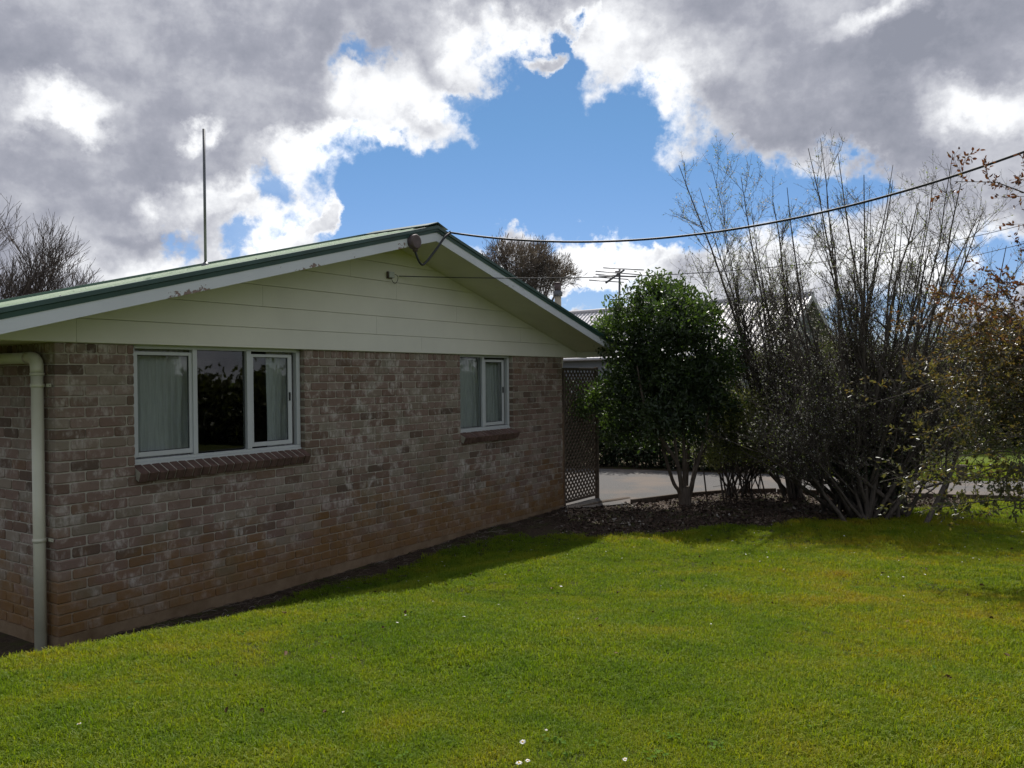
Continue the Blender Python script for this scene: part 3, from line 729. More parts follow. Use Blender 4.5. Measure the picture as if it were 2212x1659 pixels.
# ---- things fixed to or standing on the house
t = empty('junction_box', (0, 0, 0)); t.matrix_world = HM @ Matrix.Translation((3.494, -0.725, 3.598))
tag(t, 'round weathered brown cable junction box on the white bargeboard near the peak', 'junction box')
MB().tube([(0, .055, 0), (0, -.012, 0), (0, -.02, 0)], [.078, .080, .068], 20).build('housing', M['jbox'], t)
MB().tube([(0.01, .02, -.05), (0.015, .02, -.105)], [.036, .026], 12).build('cable_gland', M['jbox'], t)
mb = MB()
Q = [local(3.51, -.70, 3.50), local(3.535, -.71, 3.43), local(3.575, -.715, 3.375), local(3.62, -.72, 3.362), local(3.70, -.72, 3.42), local(3.85, -.73, 3.57), local(3.98, -.74, 3.71), local(4.075, -.75, 3.775)]
def spline(P_, n=6):
    out = []
    for i in range(len(P_) - 1):
        a, b_, c_, d_ = P_[max(i - 1, 0)], P_[i], P_[i + 1], P_[min(i + 2, len(P_) - 1)]
        for k_ in range(n):
            u = k_ / n; out.append(0.5 * ((2 * b_) + (c_ - a) * u + (2 * a - 5 * b_ + 4 * c_ - d_) * u * u + (3 * b_ - a - 3 * c_ + d_) * u ** 3))
    return out + [P_[-1]]
mb.tube(spline(Q), 0.0125, 8)
A = Q[-1]
def catenary(A, B, sag, n=40): return [A.lerp(B, i / n) - Vector((0, 0, sag * 4 * (i / n) * (1 - i / n))) for i in range(n + 1)]
Bp = at(2330, 283, 7.0)
mb.tube(catenary(A, Bp, 0.42), 0.0115, 8)
cab = mb.build('power_cable', M['cable']); tag(cab, 'thick black power cable looping from the junction box and crossing the sky', 'cable')
for k_ in range(2):
    off = Vector((0, 0, 0.012 + .01 * k_))
    tw = MB().tube(spline([local(3.86, -.70, 3.76), local(3.93, -.705, 3.772), local(3.99, -.70, 3.735), A + off]), 0.004, 5)
    tw.build('tie_wire', M['cable'], cab)

t = empty('aerial_socket', (0, 0, 0)); t.matrix_world = HM @ Matrix.Translation((3.84, -0.0325, 3.325))
tag(t, 'small cream wall box with looped wire on the gable boards', 'wall box')
MB().cbox(-.045, .045, -.035, 0, -.035, .035, .006).build('housing', M['alu'], t)
MB().cbox(-.062, -.0515, -.03, 0.001, -.045, .035, .001).cbox(-.051, 0.01, -.03, 0.001, -.045, -.037, .001).build('bracket', M['jbox'], t)
mb = MB(); ring = [(0.045 + .055 * math.cos(a), -.03 - .01 * math.sin(a * 2), -.045 + .055 * math.sin(a)) for a in np.linspace(0.6, 7.0, 26)]
mb.tube(ring, .0028, 5).build('wire_loop', M['cable'], t)
A2 = local(3.98, -.05, 3.325); mb = MB()
mb.tube(catenary(A2, at(2330, 452, 15.5), 0.42, 60), 0.0058, 6)
tag(mb.build('phone_wire', M['cable']), 'thin phone wire running from the gable wall box behind the trees', 'wire')
mb = MB(); mb.tube(catenary(at(1190, 700, 34), at(2400, 478, 30), 0.5, 40), 0.011, 5)
tag(mb.build('street_wire', M['cable']), 'distant thin overhead wire seen through the bare twigs', 'wire')

bs, bt = 1.45, 0.10
t = empty('mast', (0, 0, 0)); t.matrix_world = HM @ Matrix.Translation((bs, bt, zb(bs) + .166))
tag(t, 'tall thin grey steel mast standing on the green roof', 'mast')
MB().tube([(0, 0, 0.03), (0, 0, 1.29)], 0.0125, 10).build('pole', M['steel'], t)
MB().tube([(0, 0, -.02), (0, 0, .02), (0, 0, .05)], [.05, .038, .016], 12).build('base_flange', M['steel'], t)

# ------------------------------------------------------------------ lattice screen at the far corner
def mat_wood():
    m, t = material('weathered timber'); p = geo(t)
    c = t.mix(t.lin(t.noise(t.vm('MULTIPLY', p, (20, 20, 5)), 2.0, 5, 0.6), 0.3, 0.7), (0.055, 0.042, 0.032, 1), (0.125, 0.098, 0.076, 1))
    finish(t, bsdf(t, c, 0.85, 0.2, bump=t.noise(p, 60, 4), bstr=0.4)); return m
M['wood'] = mat_wood()
TRL = empty('lattice_screen', (0, 0, 0)); TRL.matrix_world = HM @ Matrix.Translation((7.90, 0.03, 0.0))
tag(TRL, 'weathered brown diagonal lattice screen joined to the far corner of the brick wall', 'trellis')
LW, LZ0, LZ1 = 1.10, 0.13, 2.24
MB().cbox(0.0, .035, -.02, .02, 0.0, LZ1 + .02, .003).build('post', M['wood'], TRL)
MB().cbox(LW - .01, LW + .045, -.03, .03, -0.02, LZ1 + .04, .004).build('post', M['wood'], TRL)
MB().cbox(.036, LW - .011, -.018, .018, LZ1 - .02, LZ1 + .025, .003).build('top_rail', M['wood'], TRL)
MB().cbox(.036, LW - .011, -.018, .018, LZ0 - .02, LZ0 + .022, .003).build('bottom_rail', M['wood'], TRL)
sp_ = 0.108
for sg, y_ in ((1, -.006), (-1, .006)):
    c_ = LZ0 - LW
    lo = (LZ0 - LW if sg == 1 else LZ0); hi = (LZ1 if sg == 1 else LZ1 + LW); v0 = lo + 0.04
    while v0 < hi - 0.02:
        a, b_ = 0.036, LW - .011                      # z = v0 + sg*x
        pts = []
        x1, x2 = a, b_
        if sg == 1: x1 = max(a, LZ0 + .02 - v0); x2 = min(b_, LZ1 - .02 - v0)
        else: x1 = max(a, v0 - LZ1 + .02); x2 = min(b_, v0 - LZ0 - .02)
        if x2 - x1 > 0.03:
            hw = 0.0225
            v = []
            for y2 in (y_ - .0045, y_ + .0045):
                for x, d_ in ((x1, -hw), (x2, -hw), (x2, hw), (x1, hw)): v.append((x, y2, v0 + sg * x + d_))
            MB().add(v, [(0, 1, 2, 3), (7, 6, 5, 4), (0, 4, 5, 1), (1, 5, 6, 2), (2, 6, 7, 3), (3, 7, 4, 0)]).build('slat', M['wood'], TRL)
        v0 += sp_

# ------------------------------------------------------------------ numpy plants
def norm(a): return a / np.maximum(np.linalg.norm(a, axis=-1, keepdims=True), 1e-9)
def tubes(P_, Rd, k):
    """P_ (N, m, 3) centre lines, Rd (N, m) radii -> vertices and quads"""
    N, m_, _ = P_.shape
    T = norm(np.gradient(P_, axis=1)); ref = np.where(np.abs(T[..., 2:3]) > 0.9, np.array([1.0, 0, 0]), np.array([0, 0, 1.0]))
    A_ = norm(np.cross(T, ref)); B_ = np.cross(T, A_)
    w = np.arange(k) * 2 * np.pi / k
    V = P_[:, :, None] + Rd[:, :, None, None] * (A_[:, :, None] * np.cos(w)[None, None, :, None] + B_[:, :, None] * np.sin(w)[None, None, :, None])
    i = np.arange(N * m_ * k).reshape(N, m_, k)
    q_ = np.stack([i[:, :-1], np.roll(i, -1, 2)[:, :-1], np.roll(i, -1, 2)[:, 1:], i[:, 1:]], -1).reshape(-1, 4)
    return V.reshape(-1, 3), q_
def paths(start, direc, length, m_, g, bend=0.12, up=0.0):
    """wandering centre lines"""
    N = len(start); P_ = np.zeros((N, m_, 3)); P_[:, 0] = start; d = norm(direc)
    for j in range(1, m_):
        d = norm(d + g.normal(0, bend, (N, 3)) + np.array([0, 0, up]))
        P_[:, j] = P_[:, j - 1] + d * (length / (m_ - 1))[:, None]
    return P_
def sprout(P_, Rd, per, t0, t1, g, spread, up, lens, m_, rfac, bend=0.12, upb=0.0, rmin=0.0015):
    """side shoots from existing centre lines"""
    N, mm, _ = P_.shape; tt = g.uniform(t0, t1, (N, per)) * (mm - 1); i = np.clip(tt.astype(int), 0, mm - 2); f = (tt - i)[..., None]
    n_ = np.arange(N)[:, None]; S0 = P_[n_, i] * (1 - f) + P_[n_, i + 1] * f
    T = norm(P_[n_, i + 1] - P_[n_, i]); rr_ = Rd[n_, i]
    D = norm(T * (1 - spread) + norm(g.normal(0, 1, (N, per, 3))) * spread + np.array([0, 0, up]))
    L = g.uniform(lens[0], lens[1], (N, per)) * (1.15 - 0.5 * (tt / (mm - 1)))
    S0, D, L, rr_ = S0.reshape(-1, 3), D.reshape(-1, 3), L.ravel(), rr_.ravel()
    Q_ = paths(S0, D, L, m_, g, bend, upb)
    r_ = np.maximum(rr_ * rfac, rmin)[:, None] * np.linspace(1, 0.45, m_)[None]
    return Q_, np.maximum(r_, rmin * 0.7)
def join(parts):
    V, Q_, o = [], [], 0
    for v, q_ in parts: V.append(v); Q_.append(q_ + o); o += len(v)
    return np.concatenate(V), np.concatenate(Q_)
def leaves(C, D, L, Wd, g, fold=0.25, nrm=None):
    """folded leaf blades: base C, axis D, two quads each"""
    N = len(C); D = norm(D); R0 = norm(g.normal(0, 1, (N, 3))) if nrm is None else norm(nrm + g.normal(0, .35, (N, 3)))
    X = norm(np.cross(D, R0)); U = np.cross(X, D)
    L, Wd = L[:, None], Wd[:, None]
    base, tip = C, C + D * L - U * L * 0.08
    l1, l2 = C + D * L * .3 + X * Wd * .46 + U * Wd * fold, C + D * L * .7 + X * Wd * .38 + U * Wd * fold
    r1, r2 = C + D * L * .3 - X * Wd * .46 + U * Wd * fold, C + D * L * .7 - X * Wd * .38 + U * Wd * fold
    V = np.stack([base, l1, l2, tip, r1, r2], 1).reshape(-1, 3)
    b = np.arange(N)[:, None] * 6
    return V, np.concatenate([b + [0, 1, 2, 3], b + [0, 3, 5, 4]], 0)
def chips(C, Sz, g, flat=0.0):
    N = len(C); A_ = norm(g.normal(0, 1, (N, 3)) * np.array([1, 1, 1 - flat])); B_ = norm(np.cross(A_, g.normal(0, 1, (N, 3)) * (1 - flat) + np.array([0, 0, flat])))
    s = Sz[:, None]
    V = np.stack([C - A_ * s, C - B_ * s * .6, C + A_ * s, C + B_ * s * .6], 1).reshape(-1, 3)
    return V, np.arange(N * 4).reshape(N, 4)
def ontwig(P_, n, g, jit=0.0):
    N, mm, _ = P_.shape; i = g.integers(0, N, n); tt = g.uniform(0.1, 1.0, n) * (mm - 1); k = np.clip(tt.astype(int), 0, mm - 2); f = (tt - k)[:, None]
    C = P_[i, k] * (1 - f) + P_[i, k + 1] * f; T = norm(P_[i, k + 1] - P_[i, k])
    return C + g.normal(0, jit, (n, 3)) if jit else C, T
def add_mesh(name, parts, mat, parent, tone=None, smooth=False):
    V, Q_ = join(parts); me = np_mesh(name, V, Q_, mat, tone, smooth); return link(name, me, parent)
def v3(p): return np.array([p[0], p[1], p[2]])
def ga(p): return float(ground(p[0], p[1]))

M['bark_plum'] = mat_bark('plum bark', (0.042, 0.034, 0.028), (0.120, 0.100, 0.084))
M['bark_cam'] = mat_bark('camellia bark', (0.07, 0.053, 0.040), (0.15, 0.12, 0.095))
M['bark_grey'] = mat_bark('grey bark', (0.095, 0.078, 0.072), (0.17, 0.145, 0.135))
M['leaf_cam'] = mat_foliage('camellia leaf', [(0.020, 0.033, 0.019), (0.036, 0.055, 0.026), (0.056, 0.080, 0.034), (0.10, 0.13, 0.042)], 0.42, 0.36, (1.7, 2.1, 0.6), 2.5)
M['leaf_hedge'] = mat_foliage('hedge leaf', [(0.016, 0.028, 0.015), (0.030, 0.050, 0.020), (0.050, 0.075, 0.028)], 0.45, 0.2, (1.5, 2.0, 0.6), 1.5)
M['leaf_plum'] = mat_foliage('plum bud leaf', [(0.075, 0.092, 0.032), (0.14, 0.165, 0.060), (0.24, 0.26, 0.12)], 0.45, 0.5, (1.5, 1.7, 0.7), 1.8)
M['blossom'] = mat_foliage('white blossom', [(0.50, 0.48, 0.42), (0.68, 0.67, 0.62)], 0.7, 0.5, (1, 1, 1), 2.0, 0.2)
M['leaf_phot'] = mat_foliage('coppery leaf', [(0.046, 0.058, 0.026), (0.076, 0.084, 0.040), (0.100, 0.088, 0.044), (0.105, 0.076, 0.040), (0.088, 0.046, 0.032), (0.088, 0.032, 0.028)], 0.38, 0.42, (1.9, 1.7, 0.7), 3.0, 0.5, 0.12)
M['leaf_far'] = mat_foliage('brown feathery leaf', [(0.09, 0.075, 0.07), (0.13, 0.11, 0.10), (0.15, 0.13, 0.11)], 0.7, 0.3, (1.3, 1.2, 0.9), 0.6)
M['leaf_shrub'] = mat_foliage('garden shrub leaf', [(0.042, 0.048, 0.020), (0.08, 0.085, 0.032), (0.13, 0.13, 0.045)], 0.5, 0.35, (1.6, 1.8, 0.6), 1.5)
M['leaf_bush'] = mat_foliage('pale spring leaf', [(0.12, 0.14, 0.05), (0.20, 0.22, 0.09), (0.38, 0.38, 0.26)], 0.5, 0.6, (1.5, 1.5, 0.8), 2.0)
M['leaf_gold'] = mat_foliage('yellow green leaf', [(0.10, 0.13, 0.02), (0.20, 0.22, 0.03)], 0.5, 0.4, (1.4, 1.5, 0.6), 3.0)

def lobes_cloud(lobes, n, g, rin=0.55):
    """points spread through a union of lumpy ellipsoids, thicker towards the outside"""
    vol = np.array([a[3] ** 2.2 for a in lobes]); pick = g.choice(len(lobes), n, p=vol / vol.sum())
    Lb = np.array([[a[0], a[1], a[2], a[3]] for a in lobes])[pick]
    d = norm(g.normal(0, 1, (n, 3))); r = rin + (1.03 - rin) * g.uniform(0, 1, n) ** 0.6
    lump = 1 + 0.13 * np.sin(d[:, 0] * 7 + Lb[:, 0] * 3) * np.sin(d[:, 2] * 8 + Lb[:, 1]) + g.normal(0, .05, n)
    sq = np.ones((n, 3)); sq[:, 2] = 0.9
    return Lb[:, :3] + d * (r * lump * Lb[:, 3])[:, None] * sq, d

def clumped(n, lobes, g, per=22, spread=0.10, rin=0.5):
    """leaf sprays: groups of leaves round twig ends"""
    k = n // per; C, d = lobes_cloud(lobes, k, g, rin); C = np.repeat(C, per, 0); d = np.repeat(d, per, 0)
    return C + g.normal(0, spread, (k * per, 3)), d, np.repeat(g.uniform(0, 1, k), per)

def crown_px(items, Y, dY=0.35, g=rng):
    out = []
    for (u, v, r) in items:
        y = Y + g.uniform(-dY, dY); p = at(u, v, y); out.append((p.x, p.y, p.z, r / (F_PX * 2212) * y))
    return out

# ---- camellia
g = np.random.default_rng(21)
cb = at(1480, 1092, 13.15); cb.z = ga(cb) - .03
CAM = empty('camellia_tree', cb); tag(CAM, 'round dark glossy evergreen camellia tree beside the lattice screen', 'tree')
def rel(Pw, o): return Pw - np.array([o[0], o[1], o[2]])
lobes = crown_px([(1420, 690, 92), (1350, 715, 66), (1495, 695, 78), (1545, 770, 62), (1440, 800, 112), (1368, 820, 72), (1505, 860, 78), (1405, 905, 66), (1330, 880, 42), (1262, 868, 28), (1300, 866, 34),
                  (1545, 850, 46), (1450, 920, 48), (1390, 640, 40), (1450, 645, 45), (1535, 700, 40), (1330, 760, 44), (1500, 930, 44), (1360, 940, 40), (1325, 940, 36), (1560, 905, 34), (1575, 800, 30), (1300, 700, 24), (1415, 612, 22), (1478, 618, 20)], 13.2)
lobes += [(a[0] + g.uniform(-.2, .2), a[1] + g.choice([-.6, .45]), a[2] + .05, a[3] * .8) for a in lobes[:8]]
cx0 = at(1440, 800, 13.15)
lobes = [(cx0.x + (a[0] - cx0.x) * .93, a[1], a[2], a[3] * .80) for a in lobes]
lobes += crown_px([(1308, 722, 22), (1322, 752, 26), (1300, 690, 16), (1318, 790, 24)], 12.75, .05)
for _ in range(46):
    a = lobes[g.integers(0, 14)]; w_ = g.uniform(-2.6, 2.6); rr_ = a[3] * g.uniform(.98, 1.14)
    lobes.append((a[0] + rr_ * math.sin(w_), a[1] + g.uniform(-.3, .3), a[2] + rr_ * math.cos(w_), g.uniform(.10, .19)))
n = 36000; C, d, tn = clumped(n, lobes, g, 26, 0.075, 0.45); n = len(C)
D = norm(d * .5 + g.normal(0, .6, (n, 3)) + np.array([0, 0, .25]))
V, Q_ = leaves(C, D, g.uniform(.04, .095, n), g.uniform(.022, .046, n), g, .15)
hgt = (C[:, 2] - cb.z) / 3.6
tone = np.clip(tn * .75 + g.uniform(-.12, .12, n) + np.where(hgt > .8, .2, 0) + np.where(C[:, 0] < cb.x - 1.15, .3, 0) + np.where(C[:, 0] > cb.x + .75, .12, 0), 0, 1)  # top and outer leaves toned brighter: sunlight put into the leaf colour
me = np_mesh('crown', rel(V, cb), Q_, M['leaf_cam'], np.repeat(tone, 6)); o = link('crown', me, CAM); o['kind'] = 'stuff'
mb = MB()
def limb(pts, radii, n_=9):
    P_ = spline([Vector(p) - Vector(cb) for p in pts], 5); k_ = np.linspace(0, 1, len(P_)); rd = np.interp(k_, np.linspace(0, 1, len(radii)), radii)
    mb.tube(P_, list(rd), n_)
for i_, (mid, end, dy) in enumerate([((1452, 1035), (1425, 935), .1), ((1468, 1030), (1455, 925), -.15), ((1484, 1020), (1490, 900), .2), ((1500, 1028), (1525, 925), -.1), ((1508, 1000), (1560, 905), .15),
                                ((1462, 1000), (1400, 900), -.2), ((1478, 1000), (1475, 880), -.05), ((1505, 985), (1515, 870), .3)]):
    b0 = at(1480 + (i_ - 3.5) * 2.2, 1090, 13.2 + dy * .2); b0.z = cb.z
    limb([b0, at(1480 + (mid[0] - 1480) * .45, 1062, 13.2 + dy * .4), at(mid[0], mid[1], 13.2 + dy), at(*end, 13.2 + dy * 2), at(end[0] + (end[0] - 1480) * .3, end[1] - 110, 13.2 + dy * 2.6)], [.046, .034, .029, .023, .010])
mb.tube([Vector((0, 0, -.1)), Vector((0, 0, .04)), Vector((0, 0, .22)), Vector((0, 0, .34))], [.14, .105, .085, .07], 14)
mb.build('trunk', M['bark_cam'], CAM)

# ---- blossoming plums: many-stemmed, upright, nearly bare
def plum(name, base, tips, seed, label, n_extra, side, blossoms, budleaves, per1=(9, 9), spreadx=1.0, r0=0.035, low=None, clear=0.5):
    g = np.random.default_rng(seed); o = empty(name, base)
    tag(o, label, 'tree', 'white flowering plum trees in the planting bed')
    tips = list(tips)
    for _ in range(n_extra):
        p_ = tips[g.integers(0, len(tips))]; tips.append(Vector((p_[0] + g.normal(0, .22), p_[1] + g.normal(0, .25), base[2] + (p_[2] - base[2]) * g.uniform(.62, 1.0))))
    N = len(tips); m_ = 10
    t_ = np.linspace(0, 1, m_)[None, :, None]
    B_ = np.array([[base[0] + g.normal(0, side), base[1] + g.normal(0, side), base[2] - .05] for _ in range(N)])
    E_ = np.array([v3(p) for p in tips])
    mid = B_ + (E_ - B_) * np.array([.50, .50, .46]) + g.normal(0, .11, (N, 3))
    P_ = (1 - t_) ** 2 * B_[:, None] + 2 * t_ * (1 - t_) * mid[:, None] + t_ ** 2 * E_[:, None]
    P_ += np.cumsum(g.normal(0, .032, (N, m_, 3)), 1) * np.linspace(0, 1, m_)[None, :, None]
    Rd = (r0 * g.uniform(.6, 1.2, N))[:, None] * np.linspace(1, .13, m_)[None] ** 1.0
    Rd = np.maximum(Rd, .0035)
    a1, r1 = sprout(P_, Rd, per1[0], .18, .96, g, .58, .30, (.4, 1.15), 7, .5, .11, .07, .0034)
    a2, r2 = sprout(a1, r1, per1[1], .1, .98, g, .6, .26, (.15, .6), 5, .6, .13, .08, .0022)
    a3, r3 = sprout(a2, r2, 4, .2, 1.0, g, .75, .2, (.03, .13), 3, .8, .2, .1, .0019)
    a4, r4 = sprout(P_, Rd, 16, .1, .95, g, .8, .2, (.04, .22), 3, .1, .2, .1, .0020)
    clear_ = base[2] + clear
    def above(A_, r_): k = A_[:, 0, 2] > clear_; return A_[k], r_[k]
    a1, r1 = above(a1, r1); a2, r2 = above(a2, r2); a3, r3 = above(a3, r3); a4, r4 = above(a4, r4)
    V, Q_ = join([tubes(P_, Rd, 6)]); me = np_mesh('stems', rel(V, base), Q_, M['bark_plum'], smooth=True); link('trunk', me, o)
    V, Q_ = join([tubes(a1, r1, 4), tubes(a2, r2, 3), tubes(a3, r3, 3), tubes(a4, r4, 3)])
    c = link('branches', np_mesh('branches', rel(V, base), Q_, M['bark_plum']), o); c['kind'] = 'stuff'
    allt = [a2, a3, a4, a1]; share = [.35, .4, .1, .15]
    parts = []; off = 0
    for A_, s_ in zip(allt, share):
        n = int(blossoms * s_); C, T = ontwig(A_, n, g, .008)
        parts.append(chips(C, g.uniform(.005, .0165, n), g))
    V, Q_ = join(parts); c = link('blossom', np_mesh('blossom', rel(V, base), Q_, M['blossom'], g.uniform(0, 1, len(V) // 4).repeat(4)), o); c['kind'] = 'stuff'
    parts = []; tn = []
    for A_, s_ in zip(allt, share):
        n = int(budleaves * s_); C, T = ontwig(A_, n, g, .004)
        if low: 
            k = (C[:, 2] < low) | (g.uniform(0, 1, n) < .45); C, T = C[k], T[k]; n = len(C)
        parts.append(leaves(C, T + g.normal(0, .6, (n, 3)), g.uniform(.016, .042, n), g.uniform(.008, .019, n), g)); tn.append(g.uniform(0, 1, n).repeat(6))
    V, Q_ = join(parts); c = link('leaves', np_mesh('leaves', rel(V, base), Q_, M['leaf_plum'], np.concatenate(tn)), o); c['kind'] = 'stuff'
    return o
g = np.random.default_rng(33)
def fan(items, Y, dY, g, n_side=0):
    out = []
    for (u, v) in items: out.append(at(u, v, Y + g.uniform(-dY, dY)))
    return out
pb = at(1880, 1098, 12.0); pb.z = ga(pb)
tips = [(1748, 315), (1768, 300), (1790, 345), (1720, 430), (1735, 500), (1840, 380), (1868, 392), (1900, 420), (1925, 330), (1930, 395), (1965, 400), (1990, 430), (2032, 330), (2045, 400),
        (2075, 430), (2100, 470), (2130, 460), (2160, 520), (1700, 560), (1660, 600), (1810, 450), (1855, 480), (1950, 500), (2010, 510), (2060, 550), (2110, 600), (1780, 560), (1720, 650),
        (2150, 650), (2170, 720), (1655, 700), (1640, 790), (1685, 830), (2120, 780), (2160, 830), (2050, 700), (1980, 640), (1900, 600), (1830, 640), (1760, 720), (2100, 900), (2090, 980), (1650, 930), (1990, 760), (1860, 740), (2030, 900), (1720, 930), (1950, 880), (1800, 880)]
plum('plum_tree', pb, fan(tips, 12.0, 1.1, g), 41, 'large many stemmed plum tree with white blossom, broadest in the bed', 46, .26, 27000, 21000, (12, 7), r0=.037, low=2.1, clear=.42)
pb2 = at(1719, 1079, 13.7); pb2.z = ga(pb2)
tips = [(1480, 372), (1503, 405), (1523, 385), (1490, 560), (1560, 470), (1603, 400), (1625, 480), (1685, 450), (1655, 520), (1580, 600), (1700, 560), (1540, 740), (1640, 600), (1690, 660), (1600, 680), (1740, 600), (1650, 760)]
plum('plum_tree', pb2, fan(tips, 13.5, .7, g), 43, 'plum tree leaning left over the dark camellia with pale blossom', 3, .07, 16000, 14000, (17, 9), r0=.036, low=2.6, clear=.8)
pb3 = at(1578, 1068, 13.9); pb3.z = ga(pb3)
tips = [(1530, 870), (1552, 850), (1580, 900), (1604, 860), (1625, 905), (1560, 960), (1600, 950), (1640, 940), (1520, 930), (1655, 880), (1500, 960), (1545, 780)]
plum('plum_tree', pb3, fan(tips, 13.9, .4, g), 47, 'low young plum tree with leafy blossom right of the camellia trunk', 0, .08, 9000, 15000, (10, 8), r0=.020, clear=.55)

# ---- coppery evergreen at the right edge, close by
g = np.random.default_rng(55)
phb = np.array([5.35, 7.0, 0.0]); phb[2] = ga(phb)
PH = empty('coppery_shrub', phb); tag(PH, 'near evergreen shrub with coppery and glossy green leaves at the right', 'shrub', None)
tipsP = []
for (u, v, y) in [(2062, 392, 6.8), (2200, 380, 6.9), (2215, 455, 6.8), (2195, 540, 6.6), (2150, 610, 7.2), (2060, 655, 6.9), (2005, 640, 7.1),
                  (1940, 690, 7.0), (2080, 700, 6.5), (1960, 720, 7.2), (2120, 720, 6.7), (1960, 790, 6.9), (1965, 850, 7.2), (1980, 800, 6.5), (2050, 790, 6.8), (2120, 820, 7.2),
                  (1850, 880, 7.0), (1985, 900, 6.8), (2010, 880, 7.1), (2080, 900, 6.6), (2150, 880, 6.9), (1960, 950, 7.1), (2060, 980, 6.7), (2140, 960, 7.0), (1905, 1040, 6.9), (1990, 1010, 6.8), (2060, 1050, 6.9), (2150, 1040, 6.6),
                  (1960, 1060, 7.1), (2120, 1110, 6.7), (1975, 1108, 6.8), (2190, 700, 7.2), (2200, 800, 6.8), (2190, 940, 7.0), (2210, 600, 6.8), (2240, 480, 6.8), (2240, 900, 7.0), (2160, 760, 6.3), (2100, 640, 7.3), (2030, 730, 7.3), (2200, 1010, 6.4), (2130, 790, 6.9), (2000, 840, 7.0), (2080, 850, 7.1), (2170, 850, 6.5), (1950, 850, 6.9), (2030, 940, 6.9), (2110, 920, 7.0)]:
    tipsP.append(v3(at(u, v, y)))
E_ = np.array(tipsP); N = len(E_); m_ = 9; t_ = np.linspace(0, 1, m_)[None, :, None]
B_ = phb[None] + g.normal(0, .15, (N, 3)) * [1, 1, 0]
mid = B_ * [.75, .7, 0] + E_ * [.25, .3, 0] + np.stack([np.zeros(N), np.zeros(N), B_[:, 2] + (E_[:, 2] - B_[:, 2]) * np.where(E_[:, 2] > 2.2, 1.0, 1.35) + .15], 1)
P_ = (1 - t_) ** 2 * B_[:, None] + 2 * t_ * (1 - t_) * mid[:, None] + t_ ** 2 * E_[:, None]
Rd = np.maximum(.016 * g.uniform(.7, 1.2, N)[:, None] * np.linspace(1, .1, m_)[None], .0022)
a1, r1 = sprout(P_, Rd, 15, .34, .98, g, .55, .05, (.18, .55), 6, .45, .10, .03, .0016)
a2, r2 = sprout(a1, r1, 4, .2, .98, g, .5, .05, (.08, .22), 4, .7, .12, .02, .0012)
V, Q_ = join([tubes(P_, Rd, 6)]); link('trunk', np_mesh('stems', rel(V, phb), Q_, M['bark_plum'], smooth=True), PH)
V, Q_ = join([tubes(a1, r1, 4), tubes(a2, r2, 3)]); c = link('branches', np_mesh('branches', rel(V, phb), Q_, M['bark_plum']), PH); c['kind'] = 'stuff'
parts, tn = [], []
outer = P_[:, 5:]
for A_, n in ((a1, 6000), (a2, 7600), (outer, 1100)):
    C, T = ontwig(A_, n, g, .002)
    parts.append(leaves(C, T * .7 + g.normal(0, .55, (n, 3)), g.uniform(.030, .050, n), g.uniform(.016, .024, n), g, .18))
    h_ = C[:, 2]; tn.append(np.clip(np.interp(h_, [.9, 1.6, 2.2, 2.7, 3.5], [.10, .20, .42, .80, 1.0]) + g.normal(0, .17, n), 0, 1).repeat(6))
V, Q_ = join(parts); c = link('leaves', np_mesh('leaves', rel(V, phb), Q_, M['leaf_phot'], np.concatenate(tn)), PH); c['kind'] = 'stuff'

# ---- trees behind the houses
def bare_tree(base, height, tipsdir, seed, label, n0, twig, lens):
    g = np.random.default_rng(seed); o = empty('bare_tree', base); tag(o, label, 'tree')
    D = np.array(tipsdir); N = len(D); B_ = np.repeat(np.array([v3(base)]), N, 0)
    P_ = paths(B_ + np.array([0, 0, height * .28]), D, np.full(N, height * .62), 8, g, .12, .10)
    Rd = np.maximum(.12 * np.linspace(1, .15, 8)[None].repeat(N, 0), .01)
    a1, r1 = sprout(P_, Rd, n0, .2, .98, g, .5, .16, lens[0], 7, .5, .10, .09, twig * 1.6)
    a2, r2 = sprout(a1, r1, 8, .15, .98, g, .48, .2, lens[1], 5, .55, .10, .10, twig * 1.2)
    a3, r3 = sprout(a2, r2, 4, .15, .98, g, .5, .25, lens[2], 4, .6, .12, .10, twig)
    V, Q_ = join([tubes(P_, Rd, 6)]); v2, q2 = tubes(np.array([[v3(base) + [0, 0, z] for z in np.linspace(-.2, height * .32, 5)]]), np.array([[.36, .28, .24, .21, .18]]), 10)
    V, Q_ = join([(V, Q_), (v2, q2)]); link('trunk', np_mesh('trunk', rel(V, base), Q_, M['bark_grey'], smooth=True), o)
    V, Q_ = join([tubes(a1, r1, 4), tubes(a2, r2, 3), tubes(a3, r3, 3)]); c = link('crown', np_mesh('branches', rel(V, base), Q_, M['bark_grey']), o); c['kind'] = 'stuff'
    return o
tb = at(-110, 800, 26.5); tb.z = 0.0
g = np.random.default_rng(60)
dirs = [(math.sin(a) * s_, g.uniform(-.5, .5), math.cos(a)) for a, s_ in zip(np.linspace(-1.0, 1.15, 15), [1] * 15)]
bare_tree(tb, 7.6, dirs, 61, 'big bare vase shaped tree rising behind the left end of the green roof', 16, .0078, [(1.1, 2.7), (.6, 1.6), (.25, .85)])
tb = at(283, 800, 30.0); tb.z = 0.0
bare_tree(tb, 4.35, [(math.sin(a), g.uniform(-.4, .4), math.cos(a)) for a in np.linspace(-.7, .7, 7)], 62, 'tips of a smaller bare tree just showing over the green roof', 7, .008, [(.6, 1.4), (.3, .9), (.2, .5)])
g = np.random.default_rng(70)
eb = at(1140, 815, 36.0); eb.z = 0.0
FT = empty('feathery_tree', eb); tag(FT, 'brownish feathery evergreen tree showing above the right roof slope', 'tree')
